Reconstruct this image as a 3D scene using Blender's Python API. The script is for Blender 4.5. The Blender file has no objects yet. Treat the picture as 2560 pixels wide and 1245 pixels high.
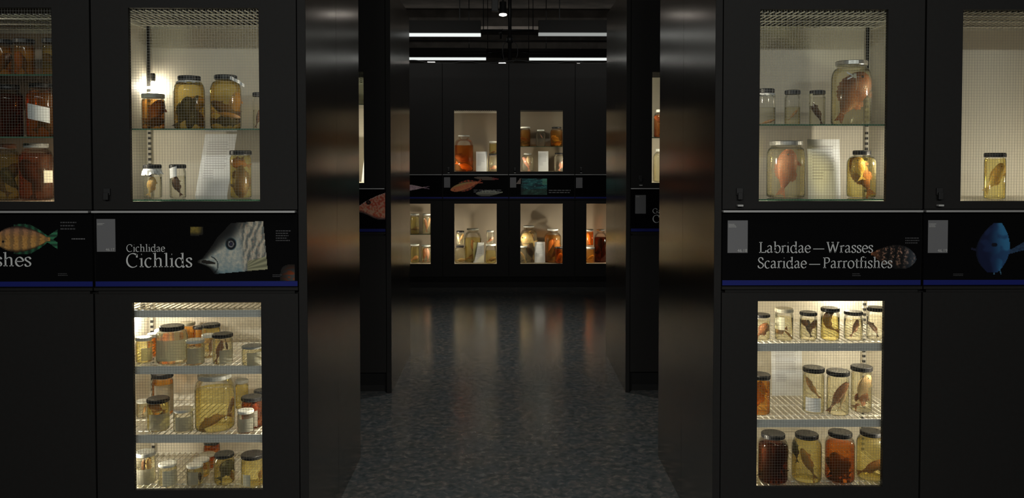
import bpy, math, random
from math import pi, sin, cos, radians as R
random.seed(7)
S = bpy.context.scene
C = S.collection

# ------------------------------------------------------------------ camera
FPX, CX, CY = 2060.0, 1288.29, 452.54
PITCH, YAW, CAMH = 0.0285, 0.0122, 1.7127
cam = bpy.data.objects.new('camera', bpy.data.cameras.new('camera'))
C.objects.link(cam)
cam.location = (0, 0, CAMH)
cam.rotation_euler = (pi / 2 - PITCH, 0, -YAW)
cam.data.sensor_width = 36
cam.data.lens = FPX / 2560 * 36
cam.data.shift_x = (1280 - CX) / 2560
cam.data.shift_y = (CY - 622.5) / 2560
cam.data.clip_start = 0.05
cam.data.clip_end = 100
S.camera = cam
S.view_settings.view_transform = 'Standard'
S.view_settings.look = 'None'
S.view_settings.exposure = 0.0
S.view_settings.gamma = 1.0
S.view_settings.use_curve_mapping = False
S.cycles.transparent_max_bounces = 48
S.cycles.max_bounces = 10
S.cycles.diffuse_bounces = 4
S.cycles.caustics_reflective = False
S.cycles.caustics_refractive = False
S.cycles.sample_clamp_indirect = 4.0

# ------------------------------------------------------------------ world
W = bpy.data.worlds.new('world')
S.world = W
W.use_nodes = True
W.node_tree.nodes['Background'].inputs[0].default_value = (0.5, 0.52, 0.56, 1)
W.node_tree.nodes['Background'].inputs[1].default_value = 0.02

def area(name, loc, rot, sx, sy, power, col):
    l = bpy.data.lights.new(name, 'AREA')
    l.shape = 'RECTANGLE'; l.size = sx; l.size_y = sy; l.energy = power; l.color = col
    o = bpy.data.objects.new(name, l)
    C.objects.link(o); o.location = loc; o.rotation_euler = rot
    return o
# the fluorescent rows of the near aisle, above and behind the camera
ROOM_W = 64.0
area('room_light', (-2.0, -1.8, 3.4), (R(38), 0, 0), 3.6, 0.10, ROOM_W, (1.0, 1.0, 0.95))
area('room_light', (2.0, -1.8, 3.4), (R(38), 0, 0), 3.6, 0.10, ROOM_W, (1.0, 1.0, 0.95))

for y in (13.4, 16.5):      # upward lights without fixtures, added to brighten the dark ceiling
    area('room_light', (0, y, 3.75), (pi, 0, 0), 7.0, .3, 7, (1, .95, .88))
def spot_source(loc, power, ang=78):
    l = bpy.data.lights.new('spot_beam', 'SPOT'); l.energy = power; l.spot_size = R(ang); l.spot_blend = .9; l.shadow_soft_size = .035; l.color = (1, .97, .92)
    o = bpy.data.objects.new('spot_beam', l); C.objects.link(o); o.location = loc
    return o
for y, p in ((8.0, 170), (4.05, 190), (6.6, 140), (1.8, 240)):  # first is the modelled spotlight; the others are added to lighten the floor
    spot_source((0.0 if y != 8.0 else -.13, y, 3.07 if y == 8.0 else 4.2), p)

for x in (-1.3, 1.4):     # spots without fixtures, added to brighten the far cabinet fronts
    o = spot_source((x, 8.3, 4.1), 55, 80); o.rotation_euler = (R(50), 0, 0)

def at(px, py, Y):
    """world point of the photograph's pixel on the vertical plane at depth Y"""
    u, w = (px - CX) / FPX, -(py - CY) / FPX
    c, s = cos(PITCH), sin(PITCH)
    y, z = c + s * w, -s + c * w
    c, s = cos(YAW), sin(YAW)
    x, y = c * u + s * y, -s * u + c * y
    k = Y / y
    return x * k, Y, CAMH + z * k

# ------------------------------------------------------------------ helpers
def tag(o, label=None, cat=None, group=None, kind=None):
    if label: o['label'] = label
    if cat: o['category'] = cat
    if group: o['group'] = group
    if kind: o['kind'] = kind
    return o

def empty(name, loc, label=None, cat=None, group=None):
    o = bpy.data.objects.new(name, None)
    o.empty_display_size = 0.05
    C.objects.link(o); o.location = loc
    return tag(o, label, cat, group)

class MB:
    def __init__(s): s.v = []; s.f = []
    def box(s, x0, y0, z0, x1, y1, z1):
        n = len(s.v)
        s.v += [(x0,y0,z0),(x1,y0,z0),(x1,y1,z0),(x0,y1,z0),(x0,y0,z1),(x1,y0,z1),(x1,y1,z1),(x0,y1,z1)]
        s.f += [tuple(n+i for i in q) for q in ((0,3,2,1),(4,5,6,7),(0,1,5,4),(1,2,6,5),(2,3,7,6),(3,0,4,7))]
        return s
    def quad(s, a, b, c, d):
        n = len(s.v); s.v += [a, b, c, d]; s.f.append((n, n+1, n+2, n+3)); return s
    def lathe(s, prof, n=32, cx=0, cy=0, cz=0):
        b = len(s.v); m = len(prof)
        for r, z in prof:
            for i in range(n):
                a = 2*pi*i/n
                s.v.append((cx+max(r,1e-5)*cos(a), cy+max(r,1e-5)*sin(a), cz+z))
        for j in range(m-1):
            for i in range(n):
                k = (i+1) % n
                s.f.append((b+j*n+i, b+j*n+k, b+(j+1)*n+k, b+(j+1)*n+i))
        return s
    def tube(s, pts, r, n=8, cap=True):
        b = len(s.v); m = len(pts)
        for j in range(m):
            p = pts[j]; q0 = pts[max(j-1, 0)]; q1 = pts[min(j+1, m-1)]
            t = [q1[i]-q0[i] for i in range(3)]
            L = math.sqrt(sum(k*k for k in t)) or 1; t = [k/L for k in t]
            up = (0,0,1) if abs(t[2]) < .9 else (1,0,0)
            a = (t[1]*up[2]-t[2]*up[1], t[2]*up[0]-t[0]*up[2], t[0]*up[1]-t[1]*up[0])
            L = math.sqrt(sum(k*k for k in a)); a = [k/L for k in a]
            c = (t[1]*a[2]-t[2]*a[1], t[2]*a[0]-t[0]*a[2], t[0]*a[1]-t[1]*a[0])
            rr = r[j] if isinstance(r, (list, tuple)) else r
            for i in range(n):
                w = 2*pi*i/n
                s.v.append(tuple(p[k]+rr*(cos(w)*a[k]+sin(w)*c[k]) for k in range(3)))
        for j in range(m-1):
            for i in range(n):
                k = (i+1) % n
                s.f.append((b+j*n+i, b+j*n+k, b+(j+1)*n+k, b+(j+1)*n+i))
        if cap:
            s.f.append(tuple(b+i for i in range(n))[::-1])
            s.f.append(tuple(b+(m-1)*n+i for i in range(n)))
        return s
    def mesh(s, name, mat, smooth=False):
        me = bpy.data.meshes.new(name)
        me.from_pydata(s.v, [], s.f); me.update()
        if smooth: me.shade_smooth()
        me.materials.append(mat)
        return me
    def build(s, name, mat, parent=None, smooth=False, bevel=0):
        o = bpy.data.objects.new(name, s.mesh(name, mat, smooth))
        C.objects.link(o); o.parent = parent
        if bevel:
            b = o.modifiers.new('bevel', 'BEVEL'); b.width = bevel; b.segments = 2
        return o

def link(name, me, parent, loc=(0,0,0), rot=(0,0,0)):
    o = bpy.data.objects.new(name, me)
    C.objects.link(o); o.parent = parent; o.location = loc; o.rotation_euler = rot
    return o

# ------------------------------------------------------------------ materials
def lin(c):
    return tuple(((x/255)/12.92 if x/255 <= .04045 else ((x/255+.055)/1.055)**2.4) for x in c)
M = {}
def mat(name, col, rough=.5, metal=0.0, spec=.5, emit=None, estr=0, sss=0, coat=0, noise=None):
    m = bpy.data.materials.new(name); m.use_nodes = True; M[name] = m
    nt = m.node_tree; b = nt.nodes['Principled BSDF']
    b.inputs['Base Color'].default_value = (*col, 1)
    b.inputs['Roughness'].default_value = rough
    b.inputs['Metallic'].default_value = metal
    b.inputs['Specular IOR Level'].default_value = spec
    if coat: b.inputs['Coat Weight'].default_value = coat; b.inputs['Coat Roughness'].default_value = .05
    if emit: b.inputs['Emission Color'].default_value = (*emit, 1); b.inputs['Emission Strength'].default_value = estr
    if sss:
        b.inputs['Subsurface Weight'].default_value = sss; b.inputs['Subsurface Radius'].default_value = (.01,.005,.003)
        b.inputs['Subsurface Scale'].default_value = .5
    if noise:   # (scale, second colour, low, high, bump, stretch)
        sc, c2, lo, hi, bump, st = noise
        tc = nt.nodes.new('ShaderNodeTexCoord'); mp = nt.nodes.new('ShaderNodeMapping')
        mp.inputs['Scale'].default_value = st
        n = nt.nodes.new('ShaderNodeTexNoise'); n.inputs['Scale'].default_value = sc; n.inputs['Detail'].default_value = 5
        cr = nt.nodes.new('ShaderNodeValToRGB')
        cr.color_ramp.elements[0].position = lo; cr.color_ramp.elements[1].position = hi
        cr.color_ramp.elements[0].color = (*col, 1); cr.color_ramp.elements[1].color = (*c2, 1)
        nt.links.new(tc.outputs['Object'], mp.inputs[0]); nt.links.new(mp.outputs[0], n.inputs['Vector'])
        nt.links.new(n.outputs['Fac'], cr.inputs[0]); nt.links.new(cr.outputs[0], b.inputs['Base Color'])
        if bump:
            bp = nt.nodes.new('ShaderNodeBump'); bp.inputs['Strength'].default_value = bump; bp.inputs['Distance'].default_value = .004
            nt.links.new(n.outputs['Fac'], bp.inputs['Height']); nt.links.new(bp.outputs[0], b.inputs['Normal'])
    return m

mat('cabinet_black', (.011,.0105,.0098), .62, spec=.32, noise=(60, (.0135,.0125,.012), .3, .7, 0.02, (1,1,1)))
mat('gap_black', (.004,.004,.004), .8)
mat('plinth_black', (.006,.006,.006), .7)
mat('liner', (.70,.655,.555), .55)
mat('darkened_lining', (.05,.045,.04), .6)
mat('liner_taupe', (.30,.25,.19), .6)
mat('liner_amber', (.42,.33,.24), .6)
mat('wire_white', (.80,.77,.68), .45)
mat('lip_grey', (.86,.85,.80), .45)
mat('mesh_wire', (.34,.34,.32), .4, metal=.6)
mat('ledge_metal', (.62,.62,.62), .42, metal=.55)
mat('acrylic_black', (.006,.006,.0065), .12, spec=.35)
mat('print_blue', (.012,.02,.19), .35)
mat('card_grey', (.21,.21,.22), .4)
mat('print_white', (.80,.82,.82), .4)
mat('print_dim', (.07,.07,.075), .5)
mat('tag_white', (.6,.6,.58), .5)
mat('paper', (.86,.88,.90), .7)
mat('paper_ink', (.60,.61,.64), .7)
mat('paper_cream', (.72,.68,.50), .7)
mat('lid_black', (.012,.012,.014), .38)
mat('lid_white', (.78,.78,.72), .4)
mat('lid_grey', (.35,.36,.34), .4)
mat('lid_beige', (.50,.46,.36), .45)
mat('lid_silver', (.62,.62,.60), .28, metal=.8)
mat('lamp_black', (.02,.02,.02), .4)
mat('bulb', (1,1,1), .5, emit=(1,.93,.74), estr=60)
mat('tube_light', (1,1,1), .5, emit=(.95,1,.97), estr=.88)
mat('tube_dim', (1,1,1), .5, emit=(.95,1,.95), estr=.26)
mat('spot_face', (1,1,1), .5, emit=(1,.93,.85), estr=8.0)
mat('fixture', (.035,.033,.03), .6)
mat('slot', (.01,.01,.01), .6)
mat('post', (.55,.52,.45), .5)
mat('concrete', (.20,.175,.15), .9, noise=(3, (.12,.11,.095), .35, .65, .2, (1,1,1)))
mat('beam_concrete', (.30,.27,.24), .9, noise=(4, (.20,.18,.16), .35, .65, .2, (1,1,1)))
mat('wall_paint', (.04,.04,.04), .8)

def panel_metal():
    # dark satin side panels of the cabinet rows
    m = mat('side_metal', (.018,.016,.014), .15, spec=.5)
    nt = m.node_tree; b = nt.nodes['Principled BSDF']; b.inputs['Metallic'].default_value = 1.0; b.inputs['Base Color'].default_value = (.31,.275,.24,1)
    tc = nt.nodes.new('ShaderNodeTexCoord'); n = nt.nodes.new('ShaderNodeTexNoise'); n.inputs['Scale'].default_value = 1.5
    mr = nt.nodes.new('ShaderNodeMapRange'); mr.inputs[3].default_value = .15; mr.inputs[4].default_value = .20
    nt.links.new(tc.outputs['Object'], n.inputs['Vector'])
    nt.links.new(n.outputs['Fac'], mr.inputs[0]); nt.links.new(mr.outputs[0], b.inputs['Roughness'])
panel_metal()

def floor_mat():
    m = mat('lino', (.03,.03,.033), .32, spec=.9)
    nt = m.node_tree; b = nt.nodes['Principled BSDF']
    tc = nt.nodes.new('ShaderNodeTexCoord')
    def ns(sc, d, ds=0.6):
        n = nt.nodes.new('ShaderNodeTexNoise'); n.inputs['Scale'].default_value = sc; n.inputs['Detail'].default_value = d
        n.inputs['Distortion'].default_value = ds
        nt.links.new(tc.outputs['Object'], n.inputs['Vector']); return n
    a = ns(26, 9, .6); c = ns(4, 3); e = ns(45, 4)
    cr = nt.nodes.new('ShaderNodeValToRGB'); el = cr.color_ramp.elements
    el[0].position = .34; el[0].color = (.036,.043,.043,1)
    el[1].position = .68; el[1].color = (.105,.108,.10,1)
    x = el.new(.5); x.color = (.056,.064,.064,1)
    y = el.new(.58); y.color = (.078,.074,.072,1)
    nt.links.new(a.outputs['Fac'], cr.inputs[0])
    mx = nt.nodes.new('ShaderNodeMixRGB'); mx.blend_type = 'MULTIPLY'; mx.inputs[0].default_value = .6
    cr2 = nt.nodes.new('ShaderNodeValToRGB'); e2 = cr2.color_ramp.elements
    e2[0].position = .35; e2[0].color = (.85,.9,.95,1); e2[1].position = .65; e2[1].color = (1.12,1.0,.9,1)
    nt.links.new(c.outputs['Fac'], cr2.inputs[0])
    nt.links.new(cr.outputs[0], mx.inputs[1]); nt.links.new(cr2.outputs[0], mx.inputs[2])
    nt.links.new(mx.outputs[0], b.inputs['Base Color'])
    mr = nt.nodes.new('ShaderNodeMapRange'); mr.inputs[3].default_value = .14; mr.inputs[4].default_value = .23
    nt.links.new(e.outputs['Fac'], mr.inputs[0]); nt.links.new(mr.outputs[0], b.inputs['Roughness'])
    bp = nt.nodes.new('ShaderNodeBump'); bp.inputs['Strength'].default_value = .10; bp.inputs['Distance'].default_value = .001
    nt.links.new(a.outputs['Fac'], bp.inputs['Height']); nt.links.new(bp.outputs[0], b.inputs['Normal'])
floor_mat()

def clear(name, tint, edge, ior=1.45, rough=.03, scatter=0, scol=(1,1,1), gloss=1.0, fk=1.0):
    """thin clear layer: tinted see-through, darker at grazing angles, Fresnel gloss, optional cloudiness"""
    m = bpy.data.materials.new(name); m.use_nodes = True; M[name] = m
    nt = m.node_tree; nt.nodes.clear()
    out = nt.nodes.new('ShaderNodeOutputMaterial')
    tr = nt.nodes.new('ShaderNodeBsdfTransparent')
    lw = nt.nodes.new('ShaderNodeLayerWeight'); lw.inputs[0].default_value = .22
    mx = nt.nodes.new('ShaderNodeMixRGB'); mx.inputs[1].default_value = (*tint, 1); mx.inputs[2].default_value = (*edge, 1)
    nt.links.new(lw.outputs['Facing'], mx.inputs[0]); nt.links.new(mx.outputs[0], tr.inputs[0])
    last = tr
    if scatter:
        df = nt.nodes.new('ShaderNodeBsdfDiffuse'); df.inputs[0].default_value = (*scol, 1)
        tl = nt.nodes.new('ShaderNodeBsdfTranslucent'); tl.inputs[0].default_value = (*scol, 1)
        md = nt.nodes.new('ShaderNodeMixShader'); nt.links.new(tl.outputs[0], md.inputs[1]); nt.links.new(df.outputs[0], md.inputs[2])
        ms = nt.nodes.new('ShaderNodeMixShader'); ms.inputs[0].default_value = scatter
        nt.links.new(last.outputs[0], ms.inputs[1]); nt.links.new(md.outputs[0], ms.inputs[2]); last = ms
    gl = nt.nodes.new('ShaderNodeBsdfGlossy'); gl.inputs['Roughness'].default_value = rough
    gl.inputs[0].default_value = (gloss, gloss, gloss, 1)
    fr = nt.nodes.new('ShaderNodeFresnel'); fr.inputs[0].default_value = ior
    m2 = nt.nodes.new('ShaderNodeMixShader')
    mm = nt.nodes.new('ShaderNodeMath'); mm.operation = 'MULTIPLY'; mm.inputs[1].default_value = fk; nt.links.new(fr.outputs[0], mm.inputs[0])
    nt.links.new(mm.outputs[0], m2.inputs[0]); nt.links.new(last.outputs[0], m2.inputs[1]); nt.links.new(gl.outputs[0], m2.inputs[2])
    nt.links.new(m2.outputs[0], out.inputs[0])
    return m
clear('pane', (.97,.98,.97), (.9,.93,.92), 1.35, .02, gloss=.6)
clear('jar_glass', (.99,.99,.98), (.80,.82,.78), 1.4, .05, fk=.6)
clear('paper_murk', (.80,.80,.74), (.7,.7,.6), 1.05, .4, .62, (.72,.71,.62))
clear('shelf_glass', (.90,.95,.91), (.5,.72,.58), 1.45, .03)
mat('glass_edge', (.08,.22,.14), .2, spec=.6)
LIQ = {'water': ((.98,.97,.92), (.92,.90,.78)), 'straw': ((.99,.965,.84), (.95,.90,.68)), 'yellow': ((.98,.92,.60), (.93,.82,.38)),
       'olive': ((.96,.84,.47), (.86,.68,.26)), 'amber': ((.94,.66,.30), (.80,.45,.12)), 'orange': ((.92,.50,.17), (.78,.30,.06)),
       'brown': ((.45,.17,.07), (.32,.10,.04)), 'rust': ((.78,.42,.24), (.6,.24,.11))}
for k, (a, b) in LIQ.items():
    clear('liq_'+k, a, b, 1.05, .1, .12 if k != 'water' else .08, a)

def fishmat(name, c1, c2, sc=26):
    m = mat('fish_'+name, c1, .45, sss=.25, coat=.15, noise=(sc, c2, .35, .65, .35, (1,1,1)))
    nt = m.node_tree; b = nt.nodes['Principled BSDF']
    v = nt.nodes.new('ShaderNodeTexVoronoi'); v.inputs['Scale'].default_value = 190
    tc = nt.nodes.new('ShaderNodeTexCoord'); nt.links.new(tc.outputs['Object'], v.inputs['Vector'])
    bp = nt.nodes.new('ShaderNodeBump'); bp.inputs['Strength'].default_value = .5; bp.inputs['Distance'].default_value = .002
    nt.links.new(v.outputs['Distance'], bp.inputs['Height']); nt.links.new(bp.outputs[0], b.inputs['Normal'])
fishmat('red', (.40,.12,.05), (.55,.24,.12))
fishmat('pink', (.52,.20,.13), (.62,.30,.20))
fishmat('rust', (.19,.06,.022), (.36,.14,.055))
fishmat('tan', (.36,.17,.065), (.55,.32,.14))
fishmat('pale', (.75,.62,.42), (.62,.42,.24))
fishmat('belly', (.80,.62,.28), (.62,.36,.12))
fishmat('brown', (.065,.028,.012), (.14,.06,.025))
fishmat('dark', (.025,.018,.014), (.06,.04,.028))
fishmat('orange', (.65,.24,.05), (.78,.38,.1))
fishmat('grey', (.12,.105,.09), (.05,.042,.035))
mat('fish_eye', (.01,.01,.01), .15)
M['print'] = None
def printmat():
    m = mat('print', (1,1,1), .35)
    nt = m.node_tree; a = nt.nodes.new('ShaderNodeAttribute'); a.attribute_name = 'Col'
    nt.links.new(a.outputs['Color'], nt.nodes['Principled BSDF'].inputs['Base Color'])
printmat()
# ------------------------------------------------------------------ room shell
def slab(name, x0, y0, z0, x1, y1, z1, m):
    return tag(MB().box(x0,y0,z0,x1,y1,z1).build(name, M[m]), kind='structure')
slab('floor', -7, -4, -.1, 7, 22, 0, 'lino')
slab('ceiling', -7, -4, 4.6, 7, 22, 4.7, 'concrete')
slab('wall_left', -7.1, -4, 0, -7, 22, 4.6, 'wall_paint')
slab('wall_right', 7, -4, 0, 7.1, 22, 4.6, 'wall_paint')
slab('wall_back', -7, 22, 0, 7, 22.1, 4.6, 'concrete')
slab('wall_front', -7, -4.1, 0, 7, -4, 4.6, 'wall_paint')
for i, y in enumerate((9.6, 12.9, 16.2, 19.5)):
    tag(MB().box(-7, y, 4.28, 7, y+.42, 4.6).build('ceiling_beam', M['beam_concrete']), kind='structure')

# ------------------------------------------------------------------ layout of the cabinet rows
YN, YF2, YFAR = 3.4345, 5.9562, 10.7737
T1, T2 = 1.2396, 1.1841
NL, NR, NF, CW, FW = -.8612, .9055, .0464, .85, .8655
LX, RX = -.8266, .8761
ZUT, ZUB, ZLT, ZLB, ZLED, TOP = 2.3297, 1.5295, 1.1089, .318, 1.4888, 2.94

def ring(x0, x1, z0, z1, wx0, wx1, wz0, wz1, y0, y1):
    m = MB()
    m.box(x0, y0, z0, wx0, y1, z1).box(wx1, y0, z0, x1, y1, z1)
    m.box(wx0, y0, z0, wx1, y1, wz0).box(wx0, y0, wz1, wx1, y1, z1)
    return m

def wires(x0, x1, z0, z1, y, pitch=.0116, r=.0003):
    m = MB(); n = int(round((x1-x0)/pitch)); k = int(round((z1-z0)/pitch))
    for i in range(1, n): x = x0+(x1-x0)*i/n; m.box(x-r, y-r, z0, x+r, y+r, z1)
    for i in range(1, k): z = z0+(z1-z0)*i/k; m.box(x0, y-r*.9, z-r, x1, y+r*.9, z+r)
    return m

def wire_shelf(par, x0, x1, y0, y1, z, lip=.030, rod=.0028, pitch=.0255, lipmat='lip_grey', cross=3):
    m = MB(); n = int((x1-x0)/pitch)
    for i in range(n+1):
        x = x0+(x1-x0)*i/n
        m.tube([(x,y0,z),(x,y1,z)], rod, 6)
    for j in range(cross):
        y = y0+(y1-y0)*(j+.5)/cross
        m.tube([(x0,y,z-rod*2),(x1,y,z-rod*2)], rod*1.15, 6)
    m.box(x0, y1-.004, z-.012, x1, y1, z+.003).box(x0, y0, z-.014, x0+.004, y1, z+.003).box(x1-.004, y0, z-.014, x1, y1, z+.003)
    s = m.build('wire_shelf', M['wire_white'], par)
    if lip: MB().box(x0, y0-.006, z-lip, x1, y0, z+.004).build('shelf_lip', M[lipmat], s)
    return s

def glass_shelf(par, x0, x1, y0, y1, z, t=.006):
    s = MB().box(x0, y0+.002, z-t, x1, y1, z).build('glass_shelf', M['shelf_glass'], par)
    MB().box(x0, y0, z-t, x1, y0+.002, z).build('glass_edge', M['glass_edge'], s)

def lamp(par, x, y, z, power, shown=False, col=(1,.89,.70), rad=.014, tilt=None):
    """small cabinet spotlight: black barrel on a bracket with a bulb"""
    b = MB().lathe([(0,.012),(.009,.012),(.011,.006),(.011,-.020),(.008,-.026),(0,-.026)], 12, x, y, z+.028)
    b.box(x-.003, y, z+.03, x+.003, y+.02, z+.036)
    f = b.build('spot_lamp', M['lamp_black'], par, True)
    MB().lathe([(0,.006),(.005,.004),(.007,0),(.005,-.004),(0,-.006)], 12, x, y, z-.002).build('bulb', M['bulb'], f, True)
    l = bpy.data.lights.new('cabinet_light', 'POINT'); l.energy = power; l.color = col; l.shadow_soft_size = rad
    o = bpy.data.objects.new('cabinet_light', l); C.objects.link(o); o.parent = f; o.location = (x, y-.001, z-.022)

def cabinet(x0, yf, w, label, group, up=None, low=None, wx=(.1562, .6919), T=.62, side=None, knob=None, label_strip=True, cat='display cabinet', facing=True):
    """a black museum cabinet; up / low: dicts describing the windowed compartments (None = solid door)"""
    e = empty('display_cabinet', (x0, yf, 0), label, cat, group)
    t = .018
    body = MB()
    body.box(0, .024, .147, t, T, TOP).box(w-t, .024, .147, w, T, TOP)
    body.box(t, T-.015, .147, w-t, T, TOP)
    body.box(t, .024, TOP-t, w-t, T-.015, TOP).box(t, .024, .147, w-t, T-.015, .147+t)
    body.box(t, .003, 1.1455, w-t, .0255, 1.16).box(t, .0255, 1.1495, w-t, T-.015, 1.16).box(t, .024, 1.16, w-t, T-.015, 1.527)
    body.build('body', M['cabinet_black'], e)
    MB().box(.0, .05, 0, w, T, .146).build('plinth', M['plinth_black'], e)
    if side:
        a, b = (w, w+.0346) if side == 'R' else (-.0294, 0)
        MB().box(a, 0.004 if facing else 0, 0.0, b, T-.003, TOP+.01).build('side_panel', M['side_metal'], e)
        if facing: MB().box(a, 0.0, 0.0, b, .0035, TOP+.01).build('edge_strip', M['cabinet_black'], e, bevel=.001)
    if not facing: return e
    for nm, cfg, z0, z1, wz0, wz1, cz0, cz1 in (('upper_door', up, 1.4965, TOP, ZUB, ZUT, 1.528, 2.60), ('lower_door', low, .150, 1.145, ZLB, ZLT, (low or {}).get('z0', .285), 1.145)):
        if cfg is None:
            d = MB().box(.004, 0, z0, w-.004, .022, z1).build(nm, M['cabinet_black'], e, bevel=.0012)
        else:
            d = ring(.004, w-.004, z0, z1, wx[0], wx[1], wz0, wz1, 0, .022).build(nm, M['cabinet_black'], e)
            g = MB().box(wx[0]-.001, .010, wz0-.001, wx[1]+.001, .014, wz1+.001).build('window_glass', M['pane'], d)
            if cfg.get('wires'): wires(wx[0], wx[1], wz0, wz1, .012).build('wire_mesh', M['mesh_wire'], d)
            a, b = .025, w-.025; dp = cfg.get('dp', .50)
            l = MB(); q = .004
            l.box(a-q, .026, cz0, a, dp, cz1).box(b, .026, cz0, b+q, dp, cz1)
            l.box(a-q, dp, cz0-q, b+q, dp+q, cz1+q).box(a-q, .026, cz0-q, b+q, dp, cz0).box(a-q, .026, cz1, b+q, dp, cz1+q)
            if nm == 'upper_door':
                u = MB(); u.box(a, .026, 2.338, a+.002, dp, cz1).box(b-.002, .026, 2.338, b, dp, cz1).box(a, dp-.002, 2.338, b, dp, cz1).box(a, .026, cz1-.002, b, dp, cz1)
                u.build('darkened_upper_lining', M['darkened_lining'], e)  # dark sheets added over the lining to darken the space above the rack
            l.build('compartment_lining', M[cfg.get('liner', 'liner')], e)
            if cfg.get('posts', True):
                for px, sg in ((a, 1), (b, -1)):
                    ps = MB().box(min(px,px+sg*.016), dp-.03, cz0, max(px,px+sg*.016), dp-.002, cz1-.002).build('shelf_standard', M['post'], e)
                    sl = MB(); zz = cz0+.02
                    while zz < cz1-.05:
                        tall = .0255 if cfg.get('dark_from', 9) < zz < 2.31 else .012
                        sl.box(min(px+sg*.0165,px+sg*.004), dp-.031, zz, max(px+sg*.0165,px+sg*.004), dp-.022, zz+tall); zz += .025
                    sl.build('slots', M['slot'], ps)
            for s in cfg.get('shelves', ()):
                if s[0] == 'g': glass_shelf(e, a, b, .035, dp, s[1])
                else: wire_shelf(e, a, b, .045, dp-.005, s[1], lip=s[2], lipmat=s[3] if len(s) > 3 else 'lip_grey')
            for lm in cfg.get('lamps', ()): lamp(e, *lm)
    if knob:
        k = MB().box(knob-.014, -.008, 1.555, knob+.014, 0, 1.585).box(knob-.010, -.018, 1.537, knob+.010, -.002, 1.567)
        kk = k.build('door_latch', M['lamp_black'], e, bevel=.002)
        if label_strip: MB().box(knob-.011, -.0195, 1.509, knob+.011, -.0005, 1.516).build('latch_tag', M['tag_white'], kk)
    # ledge and graphic band
    MB().box(.003, -.020, ZLED-.0045, w-.010, .01, ZLED+.0035).build('ledge', M['ledge_metal'], e)
    g = MB().box(.006, .004, 1.172, w-.006, .02, 1.479).build('graphic_panel', M['acrylic_black'], e)
    MB().box(.006, .0025, 1.176, w-.006, .0039, 1.197).build('blue_stripe', M['print_blue'], g)
    MB().box(.003, -.006, 1.160, w-.003, .02, 1.171).build('lower_ledge', M['cabinet_black'], e)
    e['_'] = 0; del e['_']
    return e, g

LC, HC = (1, .84, .58), (1, .90, .70)
K = 2.7
GL = 'black fish display cabinets in the near row'
cab_L1, gp_L1 = cabinet(NL-CW, YN, CW, 'black cabinet left of the aisle with the Cichlids title band', GL,
    up=dict(wires=1, dark_from=2.03, shelves=[('g', 1.834), ('w', 2.33, 0)],
        lamps=[(.06,.46,2.067,.35*K,1), (.075,.06,1.74,1.25*K), (.775,.06,2.0,.5*K), (.775,.06,1.62,.6*K)]),
    low=dict(wires=1, shelves=[('w', .828, .030), ('w', .535, .030), ('w', 1.065, .026), ('w', .300, 0)],
        lamps=[(.07,.30,1.02,1.1*K), (.77,.07,.76,.95*K), (.07,.07,.46,1.2*K), (.77,.07,.50,.35*K)]), side='R', knob=.061, label_strip=False)
cab_L0, gp_L0 = cabinet(NL-2*CW, YN, CW, 'black cabinet at the far left edge with amber jars behind wired glass', GL,
    up=dict(wires=1, liner='liner_amber', shelves=[('g', 2.06), ('g', 1.80), ('w', 2.31, 0)],
        lamps=[(.775,.12,1.66,.65*K), (.775,.12,1.98,.28*K), (.3,.04,2.28,.12*K)]), low=None)
cab_R1, gp_R1 = cabinet(NR, YN, CW, 'black cabinet right of the aisle with the Wrasses and Parrotfishes title band', GL,
    up=dict(wires=1, dark_from=2.10, shelves=[('g', 1.853), ('w', 2.33, 0)],
        lamps=[(.775,.10,1.72,1.5*K), (.075,.06,1.72,1.0*K), (.075,.06,2.0,.35*K), (.775,.08,2.02,.35*K)]),
    low=dict(wires=1, shelves=[('w', .918, .030), ('w', .591, .030), ('w', .300, 0)],
        lamps=[(.70,.44,1.105,.8*K,1), (.775,.07,.86,1.5*K), (.075,.07,1.05,1.2*K), (.075,.07,.50,.8*K), (.775,.07,.53,.6*K)]), side='L', knob=.075)
cab_R2, gp_R2 = cabinet(NR+CW, YN, CW, 'black cabinet at the far right edge holding a single yellow jar', GL,
    up=dict(wires=1, shelves=[('w', 2.33, 0)],
        lamps=[(.075,.08,1.58,.6*K), (.775,.08,1.62,1.1*K)]), low=None, knob=.066)
GM = 'black cabinets of the second row'
cab_M1, gp_M1 = cabinet(NL-CW, YF2, CW, 'black cabinet of the second row left of the aisle, red fish head picture', GM,
    up=dict(wires=1, shelves=[('g', 2.10), ('w', 2.29, 0)],
        lamps=[(.775,.08,1.74,1.8*K), (.075,.06,1.8,1.0*K)]), low=None, T=T2/2, side='R')
cab_M2, gp_M2 = cabinet(NR, YF2, CW, 'black cabinet of the second row right of the aisle, partly hidden title', GM,
    up=dict(wires=1, liner='liner', shelves=[('g', 1.86)],
        lamps=[(.775,.08,1.72,1.6*K), (.075,.06,1.8,.7*K), (.075,.06,2.1,.7*K)]), low=None, T=T2/2, side='L', knob=.075)
for x, y, s, T, l in ((NL-CW, YN+T1/2, 'R', T1/2, 'back cabinet of the near row left of the aisle, only its dark side panel showing'),
                      (NR, YN+T1/2, 'L', T1/2, 'back cabinet of the near row right of the aisle, only its dark side panel showing'),
                      (NL-CW, YF2+T2/2, 'R', T2/2, 'back cabinet of the second row left of the aisle, only its side panel showing'),
                      (NR, YF2+T2/2, 'L', T2/2, 'back cabinet of the second row right of the aisle, only its side panel showing')):
    cabinet(x, y, CW, l, 'cabinets standing back to back in the rows', T=T, side=s, facing=False)
GF = 'black cabinets across the far end'
WXF = (.1518, .7068)
far = []
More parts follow.
